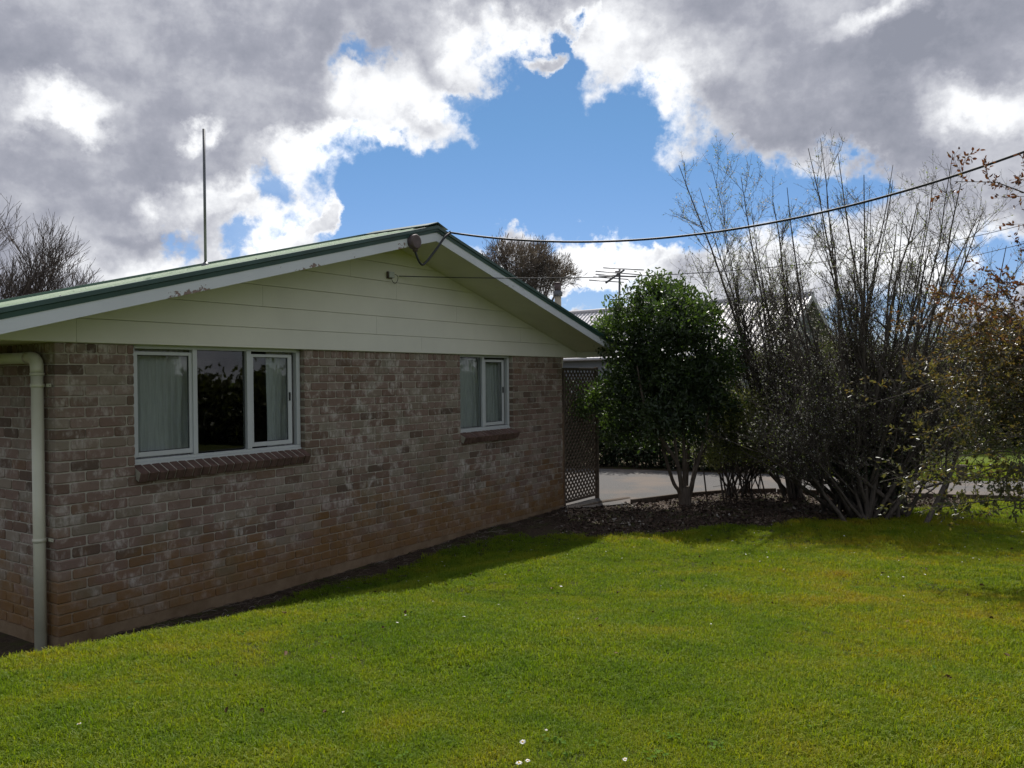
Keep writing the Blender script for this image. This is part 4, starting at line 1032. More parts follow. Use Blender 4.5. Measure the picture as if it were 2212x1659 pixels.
lobes = crown_px([(1115, 568, 44), (1150, 560, 38), (1080, 548, 30), (1060, 575, 26), (1178, 590, 36), (1205, 585, 28), (1225, 598, 20), (1140, 600, 36), (1120, 620, 38), (1170, 545, 20), (1190, 610, 24)], 36, 1.2)
C, d, tn = clumped(11000, lobes, g, 10, .12, .25); n = len(C)
V, Q_ = leaves(C, d + g.normal(0, .35, (n, 3)) + [.15, 0, .7], g.uniform(.16, .34, n), g.uniform(.012, .022, n), g)
c = link('crown', np_mesh('crown', rel(V, eb), Q_, M['leaf_far'], np.repeat(tn, 6)), FT); c['kind'] = 'stuff'
tips = np.array([[a[0], a[1], a[2] + .3] for a in lobes]); B_ = np.repeat(np.array([[eb.x, eb.y, 1.5]]), len(tips), 0); t_ = np.linspace(0, 1, 8)[None, :, None]
P_ = (1 - t_) ** 2 * B_[:, None] + 2 * t_ * (1 - t_) * (B_ * [.7, .7, .4] + tips * [.3, .3, .6])[:, None] + t_ ** 2 * tips[:, None]
Rd = np.linspace(.13, .02, 8)[None].repeat(len(tips), 0); a1, r1 = sprout(P_, Rd, 7, .4, .98, g, .5, .2, (.5, 1.3), 5, .5, .1, .1, .012)
v2, q2 = tubes(np.array([[[eb.x, eb.y, z] for z in (-.3, .5, 1.2, 1.8)]]), np.array([[.34, .27, .24, .2]]), 10)
V, Q_ = join([tubes(P_, Rd, 6), tubes(a1, r1, 4), (v2, q2)]); link('trunk', np_mesh('trunk', rel(V, eb), Q_, M['bark_grey'], smooth=True), FT)

# ---- hedge and shrubs across the drive
def leafy(name, base, lobes, n, mat, label, cat, L=(.05, .08), wd=(.03, .045), seed=1, core=True, group=None, per=14, sp=.07, rin=.55):
    g = np.random.default_rng(seed); o = empty(name, base); tag(o, label, cat, group)
    C, d, tn = clumped(n, lobes, g, per, sp, rin); k = C[:, 2] > ground(C[:, 0], C[:, 1]); C, d, tn = C[k], d[k], tn[k]; n = len(C)
    V, Q_ = leaves(C, d * .6 + g.normal(0, .6, (n, 3)) + [0, 0, .2], g.uniform(*L, n), g.uniform(*wd, n), g)
    c = link('foliage', np_mesh('foliage', rel(V, base), Q_, mat, np.repeat(np.clip(tn * .8 + g.uniform(-.1, .1, n), 0, 1), 6)), o); c['kind'] = 'stuff'
    g2 = np.random.default_rng(seed + 1); k = 14
    S0 = np.array([[a[0] + g2.normal(0, .1), a[1] + g2.normal(0, .1), max(0.0, float(ground(a[0], a[1])))] for a in lobes for _ in range(2)])
    if core is None: S0 = np.repeat(np.array([[base[0], base[1], base[2] - .03]]), len(S0), 0) + g2.normal(0, .10, (len(S0), 3)) * [1, 1, 0]
    E2 = np.array([[a[0] + g2.normal(0, a[3] * .4), a[1] + g2.normal(0, a[3] * .4), a[2] + a[3] * .4] for a in lobes for _ in range(2)])
    t_ = np.linspace(0, 1, 6)[None, :, None]; P_ = S0[:, None] * (1 - t_) + E2[:, None] * t_ + np.cumsum(g2.normal(0, .03, (len(S0), 6, 3)), 1)
    Rd = np.linspace(.028 if core else .014, .006, 6)[None].repeat(len(S0), 0); a1, r1 = sprout(P_, Rd, 5, .2, 1, g2, .6, .1, (.2, .6), 4, .5, .1, .05, .005)
    V, Q_ = join([tubes(P_, Rd, 5), tubes(a1, r1, 3)]); link('stems', np_mesh('stems', rel(V, base), Q_, M['bark_plum']), o)
    return o
g = np.random.default_rng(80); lb = []
for x in np.arange(0.2, 6.0, .42):
    y0 = float(on(DRIVE_FAR, x)) + 1.0
    for zc, r_ in ((.45, .62), (1.05, .66), (1.60, .56)):
        top = np.interp(x, [0, 2.6, 4.2, 6], [1.0, 1.0, .86, .66]); lb.append((x + g.uniform(-.1, .1), y0 + g.uniform(-.12, .12), zc * top, r_ * g.uniform(.85, 1.1)))
leafy('hedge', Vector((3.0, 19.0, 0.03)), lb, 46000, M['leaf_hedge'], 'tall dark evergreen hedge along the far side of the drive', 'hedge', (.06, .10), (.035, .05), 81, per=16, sp=.09, rin=.3)
lb = crown_px([(1700, 915, 30), (1735, 930, 26), (1715, 955, 28), (1678, 935, 22)], 17.8, .2)
leafy('golden_shrub', Vector((6.1, 17.8, .03)), lb, 2600, M['leaf_gold'], 'small yellow green shrub seen through the plum stems', 'shrub', (.04, .06), (.02, .03), 83)
def row(us, Y, v_top, r, g): 
    out = []
    for u in us:
        y = Y + g.uniform(-.8, .8); k = F_PX * 2212 / y
        vt = v_top + g.uniform(-35, 30); v = vt + r * k
        while v < 1000:
            p = at(u + g.uniform(-8, 8), v, y); out.append((p.x, p.y, max(p.z, .25), r * g.uniform(.8, 1.15))); v += r * k * 1.1
    return out
leafy('background_shrubbery', Vector((12, 24, 0)), row(np.arange(1790, 2010, 36), 23.0, 745, .8, g), 36000, M['leaf_shrub'], 'brown green shrubs behind the verge seen through the plum tree', 'shrubs', (.07, .12), (.03, .05), 85, per=14, sp=.14, rin=.3)
leafy('background_shrubbery', Vector((16, 25, 0)), row(np.arange(2020, 2420, 40), 23.5, 715, .9, g), 44000, M['leaf_shrub'], 'taller dark shrubs behind the verge at the right edge', 'shrubs', (.08, .13), (.035, .055), 87, per=14, sp=.15, rin=.3)
lb = row(np.arange(-1500, 3800, 130), 75.0, 775, 3.2, g)
leafy('distant_trees', Vector((0, 75, 0)), lb, 30000, M['leaf_hedge'], 'far belt of dark trees on the horizon behind the gardens', 'trees', (.5, .9), (.3, .5), 89, per=10, sp=.7, rin=.3)
lb = crown_px([(1845, 1058, 34), (1895, 1066, 36), (1938, 1056, 30), (1870, 1010, 34), (1915, 1000, 34), (1945, 1010, 24), (1885, 960, 32), (1835, 1015, 22)], 12.0, .2)
leafy('leafy_undergrowth', Vector((pb.x, pb.y, pb.z)), lb, 6000, M['leaf_hedge'], 'dark leafy shoots crowding the foot of the largest plum tree', 'undergrowth', (.03, .05), (.018, .028), 95, None, per=10, sp=.06, rin=.2)
lb = crown_px([(1590, 900, 40), (1630, 930, 42), (1550, 930, 34), (1665, 900, 36), (1600, 965, 34), (1650, 975, 30), (1545, 985, 24), (1690, 950, 30), (1630, 870, 30), (1655, 940, 34), (1700, 905, 26), (1575, 870, 30)], 13.55, .3)
leafy('flowering_bush', Vector((pb3.x + .3, pb3.y + .2, pb3.z)), [a for a in lb if a[2] - a[3] > .2], 9500, M['leaf_bush'], 'pale green leafy bush between camellia and large plum tree', 'bush', (.026, .05), (.017, .030), 97, None, per=7, sp=.07, rin=.2)

# ------------------------------------------------------------------ neighbouring house
def nd_(p): return Vector(p)
M['nroof'] = simple('pale shiny roof metal', (0.50, 0.49, 0.51), 0.5, 0.5, 0.1, var=0.05, scale=1.0, bstr=0.03)
M['nwall'] = simple('grey blue weatherboard', (0.20, 0.215, 0.235), 0.7, 0.3, var=0.08, scale=0.8)
M['flue'] = simple('beige flue paint', (0.40, 0.35, 0.27), 0.6, 0.3, var=0.12, scale=3.0)
ND = Vector((-0.74, 0.672, 0)).normalized(); NN = Vector((-0.672, -0.74, 0)).normalized()
RE = Vector((9.52, 26.0, CAM_Z + 2.53))
NH = empty('neighbour_house', (RE.x, RE.y, 0)); tag(NH, 'neighbouring grey house with pale shiny ribbed roof behind the trees', 'house')
def nl(k, w, z): p = RE + ND * k + NN * w; return (p.x - RE.x, p.y - RE.y, z)
zr_, ze_, wN, LN = CAM_Z + 2.53, CAM_Z + .68, 2.42, 15.0
for side in (1, -1):
    v, f = [], []; pitch = 0.18; k = 0.0; n = 0
    while k < LN:
        for (a, h_) in ((0, 0), (.10, 0), (.120, .040), (.158, .040)):
            for (w, z) in ((0, zr_), (wN * side, ze_)): v.append(nl(k + a, w, z + h_ + .02))
        k += pitch; n += 4
    f = [(2 * i, 2 * i + 1, 2 * i + 3, 2 * i + 2) for i in range(n - 1)]
    MB().add(v, f).build('roof_slope', M['nroof'], NH)
    mb = MB(); P0, P1 = nl(-.04, 0, zr_), nl(-.04, wN * side, ze_)
    v = [(P0[0], P0[1], P0[2] + .07), (P1[0], P1[1], P1[2] + .07), (P1[0], P1[1], P1[2] - .14), (P0[0], P0[1], P0[2] - .14)]
    v += [(a[0] + ND.x * .05, a[1] + ND.y * .05, a[2]) for a in v]
    mb.add(v, [(0, 1, 2, 3), (4, 7, 6, 5), (0, 4, 5, 1), (1, 5, 6, 2), (2, 6, 7, 3), (3, 7, 4, 0)]); mb.build('bargeboard', M['nroof'], NH)
    a, b_ = nl(-.05, wN * side, ze_ - .02), nl(LN, wN * side, ze_ - .02)
    MB().tube([a, b_], .06, 8).build('gutter', M['nroof'], NH)
MB().tube([nl(-.05, 0, zr_ + .04), nl(LN, 0, zr_ + .04)], .085, 10).build('ridge_cap', M['nroof'], NH)
v = [nl(.35, wN - .35, 0), nl(.35, -wN + .35, 0), nl(.35, -wN + .35, ze_ + .1), nl(.35, 0, zr_ - .06), nl(.35, wN - .35, ze_ + .1)]
v += [nl(LN - .3, wN - .35, 0), nl(LN - .3, -wN + .35, 0), nl(LN - .3, -wN + .35, ze_ + .1), nl(LN - .3, 0, zr_ - .06), nl(LN - .3, wN - .35, ze_ + .1)]
MB().add(v, [(0, 1, 2, 3, 4), (5, 9, 8, 7, 6), (0, 5, 6, 1), (0, 4, 9, 5), (1, 6, 7, 2)]).build('wall', M['nwall'], NH)
for kk in (2.0, 5.2, 8.0):
    c0, c1 = Vector(nl(kk, wN - .34, 0)), Vector(nl(kk + 1.3, wN - .34, 0)); n_ = Vector((NN.x, NN.y, 0))
    mb = MB(); u_ = (c1 - c0).normalized()
    def wb(x0, x1, z0, z1, d0, d1, mbb, mi=0):
        vs_ = [c0 + u_ * x + n_ * d + Vector((0, 0, z)) for z in (z0, z1) for d in (d0, d1) for x in (x0, x1)]
        mbb.add(vs_, [(0, 2, 3, 1), (4, 5, 7, 6), (0, 1, 5, 4), (2, 6, 7, 3), (0, 4, 6, 2), (1, 3, 7, 5)])
    wb(0, 1.3, .9, .97, 0, .04, mb); wb(0, 1.3, 1.95, 2.02, 0, .04, mb); wb(0, .06, .97, 1.95, 0, .04, mb); wb(1.24, 1.3, .97, 1.95, 0, .04, mb); wb(.62, .68, .97, 1.95, 0, .035, mb)
    fr = mb.build('window', M['alu'], NH); mb = MB(); wb(.06, 1.24, .97, 1.95, .004, .012, mb); mb.build('pane', M['glass'], fr)
# flue on the ridge
fb = Vector(nl(9.9, .0, 0)); fx = at(1205.6, 700, RE.y + fb.y)
fx = Vector((fx.x - RE.x, fb.y, 0)); ft = CAM_Z + 3.66
mb = MB(); mb.tube([(fx.x, fx.y, zr_ - .3), (fx.x, fx.y, ft - .38)], .135, 16); fl = mb.build('flue', M['flue'], NH)
MB().tube([(fx.x, fx.y, ft - .40), (fx.x, fx.y, ft - .37), (fx.x, fx.y, ft - .24), (fx.x, fx.y, ft - .16)], [.175, .185, .185, .11], 16).build('flashing_collar', M['steel'], fl)
MB().tube([(fx.x, fx.y, ft - .17), (fx.x, fx.y, ft + .1)], .135, 12).build('cowl', M['jbox'], fl)
MB().tube([(fx.x, fx.y, ft + .1), (fx.x, fx.y, ft + .115), (fx.x, fx.y, ft + .15)], [.165, .165, .06], 12).build('cowl_cap', M['jbox'], fl)
# television aerial
TY = 29.0
TA = empty('television_aerial', (0, 0, 0)); tb_ = at(1337, 690, TY); TA.location = tb_
tag(TA, 'television aerial on a thin mast above the camellia tree', 'aerial')
def tr(u, v, dy=0.0): return at(u, v, TY + dy) - tb_
def sp2(x, y): return ((1900 + x / 3.687) / 1.736, (900 + y / 3.687) / 1.736)
MB().tube([Vector((0, 0, -.5)), tr(*sp2(1562, 400))], .036, 8).build('mast', M['steel'], TA)
p0, p1 = tr(*sp2(1372, 592), .55), tr(*sp2(1622, 415), -.35)
MB().tube([p0, p1], .036, 6).build('boom', M['steel'], TA)
for (x0, y0, x1, y1, d0, d1) in [(1335, 385, 1895, 415, -.5, -.1), (1230, 432, 1860, 482, -.25, .1), (1230, 475, 1740, 505, .0, .25), (1270, 498, 1790, 510, .05, .35), (1200, 510, 1680, 545, .25, .5), (1140, 555, 1620, 585, .4, .7)]:
    MB().tube([tr(*sp2(x0, y0), d0), tr(*sp2(x1, y1), d1)], .019, 5).build('element', M['steel'], TA)
MB().cbox(-.09, .09, -.05, .05, -.04, .04, .01).build('dipole_box', M['jbox'], TA, loc=tr(*sp2(1535, 445)))

# ------------------------------------------------------------------ bed edging, stakes, posts, litter
ED = empty('timber_edging', (0, 0, 0)); tag(ED, 'low dark timber edging between the bark bed and the drive', 'edging')
pts = []
for x in np.arange(1.9, 14, .9): pts.append((x, float(on(DRIVE_NEAR, x)) - 0.05))
for (a, b_) in zip(pts[:-1], pts[1:]):
    d_ = Vector((b_[0] - a[0], b_[1] - a[1], 0)); L = d_.length; mb = MB(); mb.cbox(.008, L - .008, -.022, .022, -.08, .085, .006)
    o = mb.build('plank', M['wood'], ED); o.matrix_local = Matrix.Translation((a[0], a[1], float(ground(*a)))) @ Matrix.Rotation(math.atan2(d_.y, d_.x), 4, 'Z') @ Matrix.Rotation(rr.uniform(-.012, .012), 4, 'Y')
# short kerb log at the foot of the screen
a = local(7.95, -.22, .0); b_ = local(9.3, -.42, .0)
mb = MB(); mb.tube([(a.x, a.y, .03), ((a.x + b_.x) / 2, (a.y + b_.y) / 2 + .02, .045), (b_.x, b_.y, .03)], [.055, .06, .05], 8)
tag(mb.build('edging_log', M['wood']), 'dark round log lying on the soil in front of the lattice screen', 'log')
for i, (u, v, u2, v2, Y, lab) in enumerate([(1528, 1066, 1519, 1010, 13.6, 'thin leaning stake just right of the camellia trunk'), (1656, 1068, 1640, 1015, 13.9, 'thin dark stake between the two plum trunks'),
                                       (1771, 1080, 1757, 985, 13.2, 'thin upright stake left of the large plum tree')]):
    p = at(u, v, Y); q2 = at(u2, v2, Y); p.z = ga(p)
    mb = MB(); mb.tube([Vector((0, 0, -.05)), Vector((q2.x - p.x, 0, q2.z - p.z))], .013, 6)
    o = mb.build('garden_stake', M['bark_plum']); o.location = p; tag(o, lab, 'stake', 'stakes standing in the bark bed')
for i, (u, lab) in enumerate([(2078, 'short grey wooden post on the verge beside the drive'), (2236, 'second short wooden post further right on the verge')][:1]):
    p = at(u, 1034, 15.95); p.z = ga(p)
    mb = MB(); mb.cbox(-.075, .075, -.075, .075, -.1, .30, .012); o = mb.build('verge_post', M['wood']); o.location = p; tag(o, lab, 'post')

g = np.random.default_rng(91)
def scatter(n, x0, x1, y0, y1, test): 
    x = g.uniform(x0, x1, n); y = g.uniform(y0, y1, n); k = test(x, y); return x[k], y[k]
bedtest = lambda x, y: (lawn_amount(x, y) < .5) & (y < on(DRIVE_NEAR, x) - .05) & (y > bed_edge(x) - .2)
def mat_chip(name, cols, rough=.8):
    return mat_foliage(name, cols, rough, 0.05, (1, 1, 1), 3.0, 0.3, .3)
M['barkchip'] = mat_chip('bark mulch', [(0.022, 0.014, 0.011), (0.045, 0.028, 0.021), (0.085, 0.055, 0.040), (0.15, 0.12, 0.095), (0.45, 0.42, 0.38)])
x, y = scatter(42000, .6, 9, 10.2, 14.6, bedtest); n = len(x); C = np.stack([x, y, ground(x, y) + g.uniform(0, .022, n)], -1)
V, Q_ = chips(C, g.uniform(.006, .026, n), g, .75); tone = g.uniform(0, .8, n) ** 1.2; tone = np.where(g.uniform(0, 1, n) < .035, 1.0, tone)
tag(link('bark_mulch', np_mesh('bark_mulch', V, Q_, M['barkchip'], tone.repeat(4))), 'coarse bark mulch and dead leaves covering the bed', 'mulch', kind='stuff')
# litter of twigs along the foot of the wall
s_ = g.uniform(-2.2, 8.6, 2600); t_ = -np.abs(g.normal(0, .33, 2600)) - .02; k = (s_ < -.15); t_[k] = g.uniform(-.3, 1.5, k.sum())
X = np.stack(xy(s_, t_), -1); n = len(X); Z = ground(X[:, 0], X[:, 1]); a = g.uniform(0, 6.28, n); L = g.uniform(.02, .16, n)
P_ = np.stack([np.stack([X[:, 0] + (j - 1) * L * np.cos(a) * .5, X[:, 1] + (j - 1) * L * np.sin(a) * .5 , Z + .006 + (j == 1) * g.uniform(0, .02, n)], -1) for j in range(3)], 1)
V, Q_ = tubes(P_, np.full((n, 3), .0022) * g.uniform(.5, 1.6, n)[:, None], 3)
tag(link('twig_litter', np_mesh('twig_litter', V, Q_, M['barkchip'], np.clip(g.uniform(0, .95, n), 0, 1).repeat(9))), 'dry twigs lying on the bare soil along the wall', 'twigs', kind='stuff')
x, y = scatter(5200, .8, 8.5, 10.3, 14.4, bedtest); n = len(x); C = np.stack([x, y, ground(x, y) + g.uniform(.008, .045, n)], -1)
V, Q_ = leaves(C, g.normal(0, 1, (n, 3)) * [1, 1, .35], g.uniform(.03, .075, n), g.uniform(.02, .045, n), g, .5)
pale = (np.sin(x * 2.3 + 1) * np.sin(y * 4.1 + x) > .72) & (g.uniform(0, 1, n) < .55)
tag(link('leaf_litter', np_mesh('leaf_litter', V, Q_, M['barkchip'], np.where(pale, 1.0, g.uniform(0, .7, n)).repeat(6))), 'curled dead leaves and pale scraps lying on the bark', 'litter', kind='stuff')
M['weed'] = mat_foliage('lawn weed leaf', [(0.07, 0.13, 0.02), (0.12, 0.20, 0.03)], 0.85, 0.3, (1.4, 1.5, 0.5), 3.0, 0.05)
wx, wy = scatter(260, -3, 5, 2.4, 8.5, lambda x, y: (lawn_amount(x, y) > .9) & (np.sin(x * 1.9) * np.sin(y * 2.3 + x) > -.1)); k_ = len(wx); m_ = g.integers(5, 15, k_); cx_ = np.repeat(wx, m_) + g.normal(0, .022, m_.sum()); cy_ = np.repeat(wy, m_) + g.normal(0, .022, m_.sum()); n = len(cx_)
V, Q_ = leaves(np.stack([cx_, cy_, ground(cx_, cy_) + g.uniform(.014, .03, n)], -1), g.normal(0, 1, (n, 3)) * [1, 1, .2] + [0, 0, .15], g.uniform(.012, .026, n), g.uniform(.010, .018, n), g, .15, nrm=np.array([0, 0, 1.0]))
tag(link('lawn_weeds', np_mesh('lawn_weeds', V, Q_, M['weed'], g.uniform(0, 1, n).repeat(6))), 'small broad leaved weeds growing among the grass blades', 'weeds', kind='stuff')
# fallen petals and dry leaves on the grass
M['petal'] = mat_chip('fallen petal', [(0.55, 0.53, 0.47), (0.70, 0.69, 0.64)])
x, y = scatter(1000, -3, 8, 4.5, 13, lambda x, y: (g.uniform(0, 1, len(x)) < np.interp(y, [4.5, 7, 11], [.03, .14, .8])) & (lawn_amount(x, y) > .2)); n = len(x)
C = np.stack([x, y, ground(x, y) + .026], -1); V, Q_ = chips(C, g.uniform(.006, .016, n), g, .85)
tag(link('fallen_petals', np_mesh('fallen_petals', V, Q_, M['petal'], g.uniform(0, 1, n).repeat(4))), 'white petals scattered over the far half of the lawn', 'petals', kind='stuff')
M['dryleaf'] = mat_chip('dry leaf', [(0.03, 0.018, 0.012), (0.09, 0.045, 0.02), (0.14, 0.08, 0.04)])
x, y = scatter(130, -2.5, 7, 3, 12, lambda x, y: lawn_amount(x, y) > .5); n = len(x)
C = np.stack([x, y, ground(x, y) + .028], -1); V, Q_ = leaves(C, g.normal(0, 1, (n, 3)) * [1, 1, .4], g.uniform(.02, .045, n), g.uniform(.015, .028, n), g, .4)
tag(link('fallen_leaves', np_mesh('fallen_leaves', V, Q_, M['dryleaf'], g.uniform(0, 1, n).repeat(6))), 'small dry brown leaves lying here and there on the lawn', 'leaves', kind='stuff')

# ---- daisies
M['daisy_w'] = simple('daisy petal', (0.72, 0.71, 0.68), 0.6, 0.2); M['daisy_y'] = simple('daisy eye', (0.55, 0.34, 0.02), 0.7, 0.2); M['stalk'] = simple('daisy stalk', (0.05, 0.09, 0.02), 0.6, 0.2)
def daisy_meshes(seed):
    r_ = random.Random(seed); pm = MB(); n = 15
    for i in range(n):
        a = 2 * math.pi * i / n + r_.uniform(-.08, .08); ca, sa = math.cos(a), math.sin(a); L = .0115 * r_.uniform(.85, 1.1); w = .0017; h = r_.uniform(-.001, .0022)
        pm.add([(ca * .003 - sa * w * .6, sa * .003 + ca * w * .6, 0), (ca * .003 + sa * w * .6, sa * .003 - ca * w * .6, 0), (ca * L * .75 + sa * w * 1.2, sa * L * .75 - ca * w * 1.2, .001 + h), (ca * L, sa * L, h), (ca * L * .75 - sa * w * 1.2, sa * L * .75 + ca * w * 1.2, .001 + h)], [(0, 1, 2, 3, 4)])
    em = MB(); em.tube([(0, 0, -.001), (0, 0, .002), (0, 0, .0032)], [.0036, .0034, .0015], 9)
    sm = MB(); sm.tube([(.004, .002, -.035), (.001, 0, -.015), (0, 0, -.001)], .0008, 4)
    return pm.mesh('petals', M['daisy_w']), em.mesh('eye', M['daisy_y']), sm.mesh('stalk', M['stalk'])
DM = [daisy_meshes(i) for i in range(3)]
def ground_hit(u, v):
    d = _f + _r * ((u - 1106) / (F_PX * 2212)) - _u * ((v - 829.5) / (F_PX * 2212))
    for i in range(200, 2500):
        k = i * .01
        if CAM_Z + d.z * k < float(ground(d.x * k, d.y * k)) + .03: return Vector((d.x * k, d.y * k, float(ground(d.x * k, d.y * k))))
for (u, v, s, lab) in [(1129, 1607, 1.0, 'white daisy alone above a yellowish patch near the bottom centre'), (1121, 1652, 1.1, 'largest white daisy of the pair at the bottom edge'), (1140, 1646, .75, 'small white daisy touching the largest one'),
                       (1350, 1643, .8, 'half closed daisy right of the daisy pair at the bottom edge'), (171, 1567, .8, 'lone white daisy low on the left of the lawn'), (742, 1541, .6, 'tiny pale daisy bud left of the centre daisies'),
                       (1180, 1580, .55, 'tiny daisy just above the lone centre daisy')]:
    p = ground_hit(u, v); o = empty('daisy', p + Vector((0, 0, .034))); o.rotation_euler = (rr.uniform(-.3, .1), rr.uniform(-.3, .3), rr.uniform(0, 6)); o.scale = (s, s, s)
    tag(o, lab, 'daisy', 'daisies in the mown lawn'); ms = DM[rr.randrange(3)]
    link('petals', ms[0], o); link('eye', ms[1], o); link('stalk', ms[2], o)

# ------------------------------------------------------------------ grass
def mat_grass():
    m, t = material('lawn grass'); p = geo(t)
    h = t.new('ShaderNodeAttribute', attribute_name='tone', attribute_type='GEOMETRY').outputs['Fac']
    rnd = t.new('ShaderNodeObjectInfo').outputs['Random']
    a = t.noise(p, 0.55, 4, 0.55); b_ = t.noise(p, 2.6, 5, 0.6); c_ = t.noise(p, 9.0, 3, 0.6)
    k = t.m('ADD', t.m('ADD', t.m('MULTIPLY', a, 0.55), t.m('MULTIPLY', b_, 0.45)), t.m('MULTIPLY', t.m('SUBTRACT', rnd, 0.5), 0.09))
    k = t.m('ADD', k, t.m('MULTIPLY', t.m('SUBTRACT', h, 0.5), 0.10))
    sp = t.new('ShaderNodeSeparateXYZ', (p,))
    k = t.m('ADD', k, t.lin(sp.outputs[0], -1.0, 4.0, -0.03, 0.055))
    k = t.m('ADD', t.m('MULTIPLY', t.m('SUBTRACT', k, 0.5), 1.28), 0.5)
    col = t.ramp(k, [(0.28, (0.090, 0.160, 0.012)), (0.44, (0.140, 0.205, 0.014)), (0.55, (0.190, 0.235, 0.017)), (0.65, (0.245, 0.250, 0.020)), (0.74, (0.300, 0.245, 0.024)), (0.84, (0.235, 0.160, 0.030))])
    tc = t.mix(1.0, col, (1.45, 1.5, 0.4, 1), 'MULTIPLY')
    s1 = bsdf(t, col, 0.55, 0.14); s2 = t.new('ShaderNodeBsdfTranslucent', {'Color': tc}).outputs[0]
    finish(t, t.new('ShaderNodeMixShader', (0.42, s1, s2)).outputs[0]); return m
M['grass'] = mat_grass()
def tuft(seed, n, rad, hmin, hmax, w):
    r_ = np.random.default_rng(seed); V = []; Q_ = []; tn = []
    for i in range(n):
        a, d_ = r_.uniform(0, 6.28), rad * math.sqrt(r_.uniform(0, 1)); x, y = d_ * math.cos(a), d_ * math.sin(a)
        az_ = r_.uniform(0, 6.28); lean = r_.uniform(.1, 1.15); h = r_.uniform(hmin, hmax); ww = w * r_.uniform(.7, 1.3)
        dx_, dy_ = math.cos(az_), math.sin(az_); px_, py_ = -dy_ * ww, dx_ * ww; b = len(V)
        m1 = (x + dx_ * h * lean * .3, y + dy_ * h * lean * .3, h * .55); m2 = (x + dx_ * h * lean, y + dy_ * h * lean, h * (1 - .35 * lean))
        V += [(x - px_, y - py_, -.008), (x + px_, y + py_, -.008), (m1[0] + px_ * .9, m1[1] + py_ * .9, m1[2]), (m1[0] - px_ * .9, m1[1] - py_ * .9, m1[2]), (m2[0] + px_ * .35, m2[1] + py_ * .35, m2[2]), (m2[0] - px_ * .35, m2[1] - py_ * .35, m2[2])]
        Q_ += [(b, b + 1, b + 2, b + 3), (b + 3, b + 2, b + 4, b + 5)]; tn += [r_.uniform(0, 1)] * 6
    me = np_mesh('grass_tuft', V, np.array(Q_), M['grass'], tn); o = bpy.data.objects.new('grass_tuft', me); return o
TUFTS = [tuft(i, 24, .036, .014, .036, .0017) for i in range(7)] + [tuft(20 + i, 20, .04, .025, .046, .0019) for i in range(2)]
g = np.random.default_rng(101)
def lawn_points():
    X, Y = [], []
    for (y0, y1, dens) in ((0.4, 2.2, 1000), (2.2, 4.0, 2100), (4.0, 6.5, 1100), (6.5, 9.5, 560), (9.5, 14.0, 380)):
        x0, x1 = -.66 * y1 - .5, .66 * y1 + .7; x0, x1 = max(x0, -6.5), min(x1, 9.0)
        x0, x1 = min(x0, -4.2), max(x1, 5.5); n = int((x1 - x0) * (y1 - y0) * dens); x = g.uniform(x0, x1, n); y = g.uniform(y0, y1, n)
        k = (np.abs(x) < .66 * y + 2.6); X.append(x[k]); Y.append(y[k])
    x = g.uniform(5.6, 16, 3500); y = on(DRIVE_FAR, x) + g.uniform(.1, 3.5, 3500); X.append(x); Y.append(y)
    X, Y = np.concatenate(X), np.concatenate(Y); k = g.uniform(0, 1, len(X)) < lawn_amount(X, Y) ** 1.5; return X[k], Y[k]
X, Y = lawn_points(); n = len(X); Z = ground(X, Y)
pm = bpy.data.meshes.new('grass'); pm.vertices.add(n); pm.vertices.foreach_set('co', np.stack([X, Y, Z], -1).astype(np.float32).ravel())
def attr(nm, tp, dat, key='value'): a = pm.attributes.new(nm, tp, 'POINT'); a.data.foreach_set(key, dat.astype(np.float32 if tp != 'INT' else np.int32).ravel())
s_, t_ = st(X, Y)
sc = g.uniform(.7, 1.15, n) * np.interp(Y, [3, 8, 14], [1.0, 1.25, 1.6]); sc *= 1 + .25 * np.clip(np.sin(X * 2.1 + 1) * np.sin(Y * 1.7), -1, 1)
attr('sc', 'FLOAT', sc); attr('rot', 'FLOAT_VECTOR', np.stack([g.normal(0, .12, n), g.normal(0, .12, n), g.uniform(0, 6.28, n)], -1), 'vector')
long_ = (g.uniform(0, 1, n) < .05 + .35 * np.clip(np.sin(X * 1.3 + 2) * np.sin(Y * 1.9 + X) + .25 * np.sin(X * 6.1) - .45, 0, 1)); attr('kind_i', 'INT', np.where(long_, g.integers(7, 9, n), g.integers(0, 7, n)))
go = tag(link('grass', pm), 'short mown grass of the sloping front lawn', 'grass', kind='stuff')
ng = bpy.data.node_groups.new('grass_scatter', 'GeometryNodeTree')
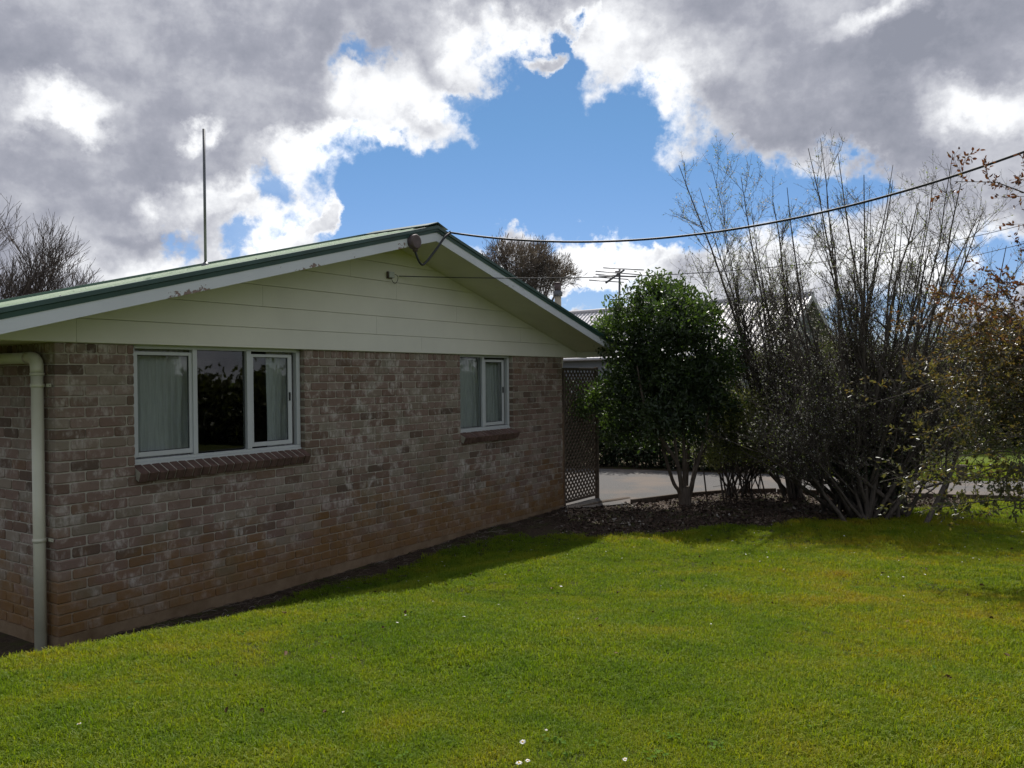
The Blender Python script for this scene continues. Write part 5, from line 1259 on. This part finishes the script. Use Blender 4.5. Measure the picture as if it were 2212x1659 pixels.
ng.interface.new_socket('Geometry', in_out='INPUT', socket_type='NodeSocketGeometry'); ng.interface.new_socket('Geometry', in_out='OUTPUT', socket_type='NodeSocketGeometry')
gi, gout = ng.nodes.new('NodeGroupInput'), ng.nodes.new('NodeGroupOutput')
jg = ng.nodes.new('GeometryNodeJoinGeometry')
gti = ng.nodes.new('GeometryNodeGeometryToInstance')
iop = ng.nodes.new('GeometryNodeInstanceOnPoints')
for tobj in reversed(TUFTS):
    oi = ng.nodes.new('GeometryNodeObjectInfo'); oi.inputs['Object'].default_value = tobj; oi.inputs['As Instance'].default_value = True
    ng.links.new(oi.outputs['Geometry'], jg.inputs[0])
def named(nm, tp):
    a = ng.nodes.new('GeometryNodeInputNamedAttribute'); a.data_type = tp; a.inputs['Name'].default_value = nm; return [s for s in a.outputs if s.enabled][0]
ng.links.new(gi.outputs[0], iop.inputs['Points']); ng.links.new(jg.outputs[0], iop.inputs['Instance'])
iop.inputs['Pick Instance'].default_value = True
ng.links.new(named('kind_i', 'INT'), iop.inputs['Instance Index']); ng.links.new(named('sc', 'FLOAT'), iop.inputs['Scale'])
e2r = ng.nodes.new('FunctionNodeEulerToRotation'); ng.links.new(named('rot', 'FLOAT_VECTOR'), e2r.inputs[0]); ng.links.new(e2r.outputs[0], iop.inputs['Rotation'])
ng.links.new(iop.outputs[0], gout.inputs[0])
md = go.modifiers.new('scatter', 'NODES'); md.node_group = ng

# ------------------------------------------------------------------ hedges added out of view to darken the window reflections
g = np.random.default_rng(120)
def tall(x0, ya, yb, n, seed, label):
    lb = []
    for yy in np.arange(ya, yb, .8):
        for zc in (.6, 1.35): lb.append((x0 + g.uniform(-.2, .2), yy + g.uniform(-.2, .2), zc, .95 * g.uniform(.85, 1.15)))
    leafy('added_mirror_hedge', Vector((x0, (ya + yb) / 2, 0.1)), lb, n, M['leaf_shrub'], label, 'hedge', (.16, .26), (.10, .15), seed, per=12, sp=.2, rin=.2)
tall(16.8, 4.0, 11.0, 30000, 121, 'added out of view hedge near the drive, darkening the reflection in the wide window')
tall(17.2, 15.3, 21.5, 26000, 125, 'added out of view hedge past the drive, darkening the reflection in the small window')
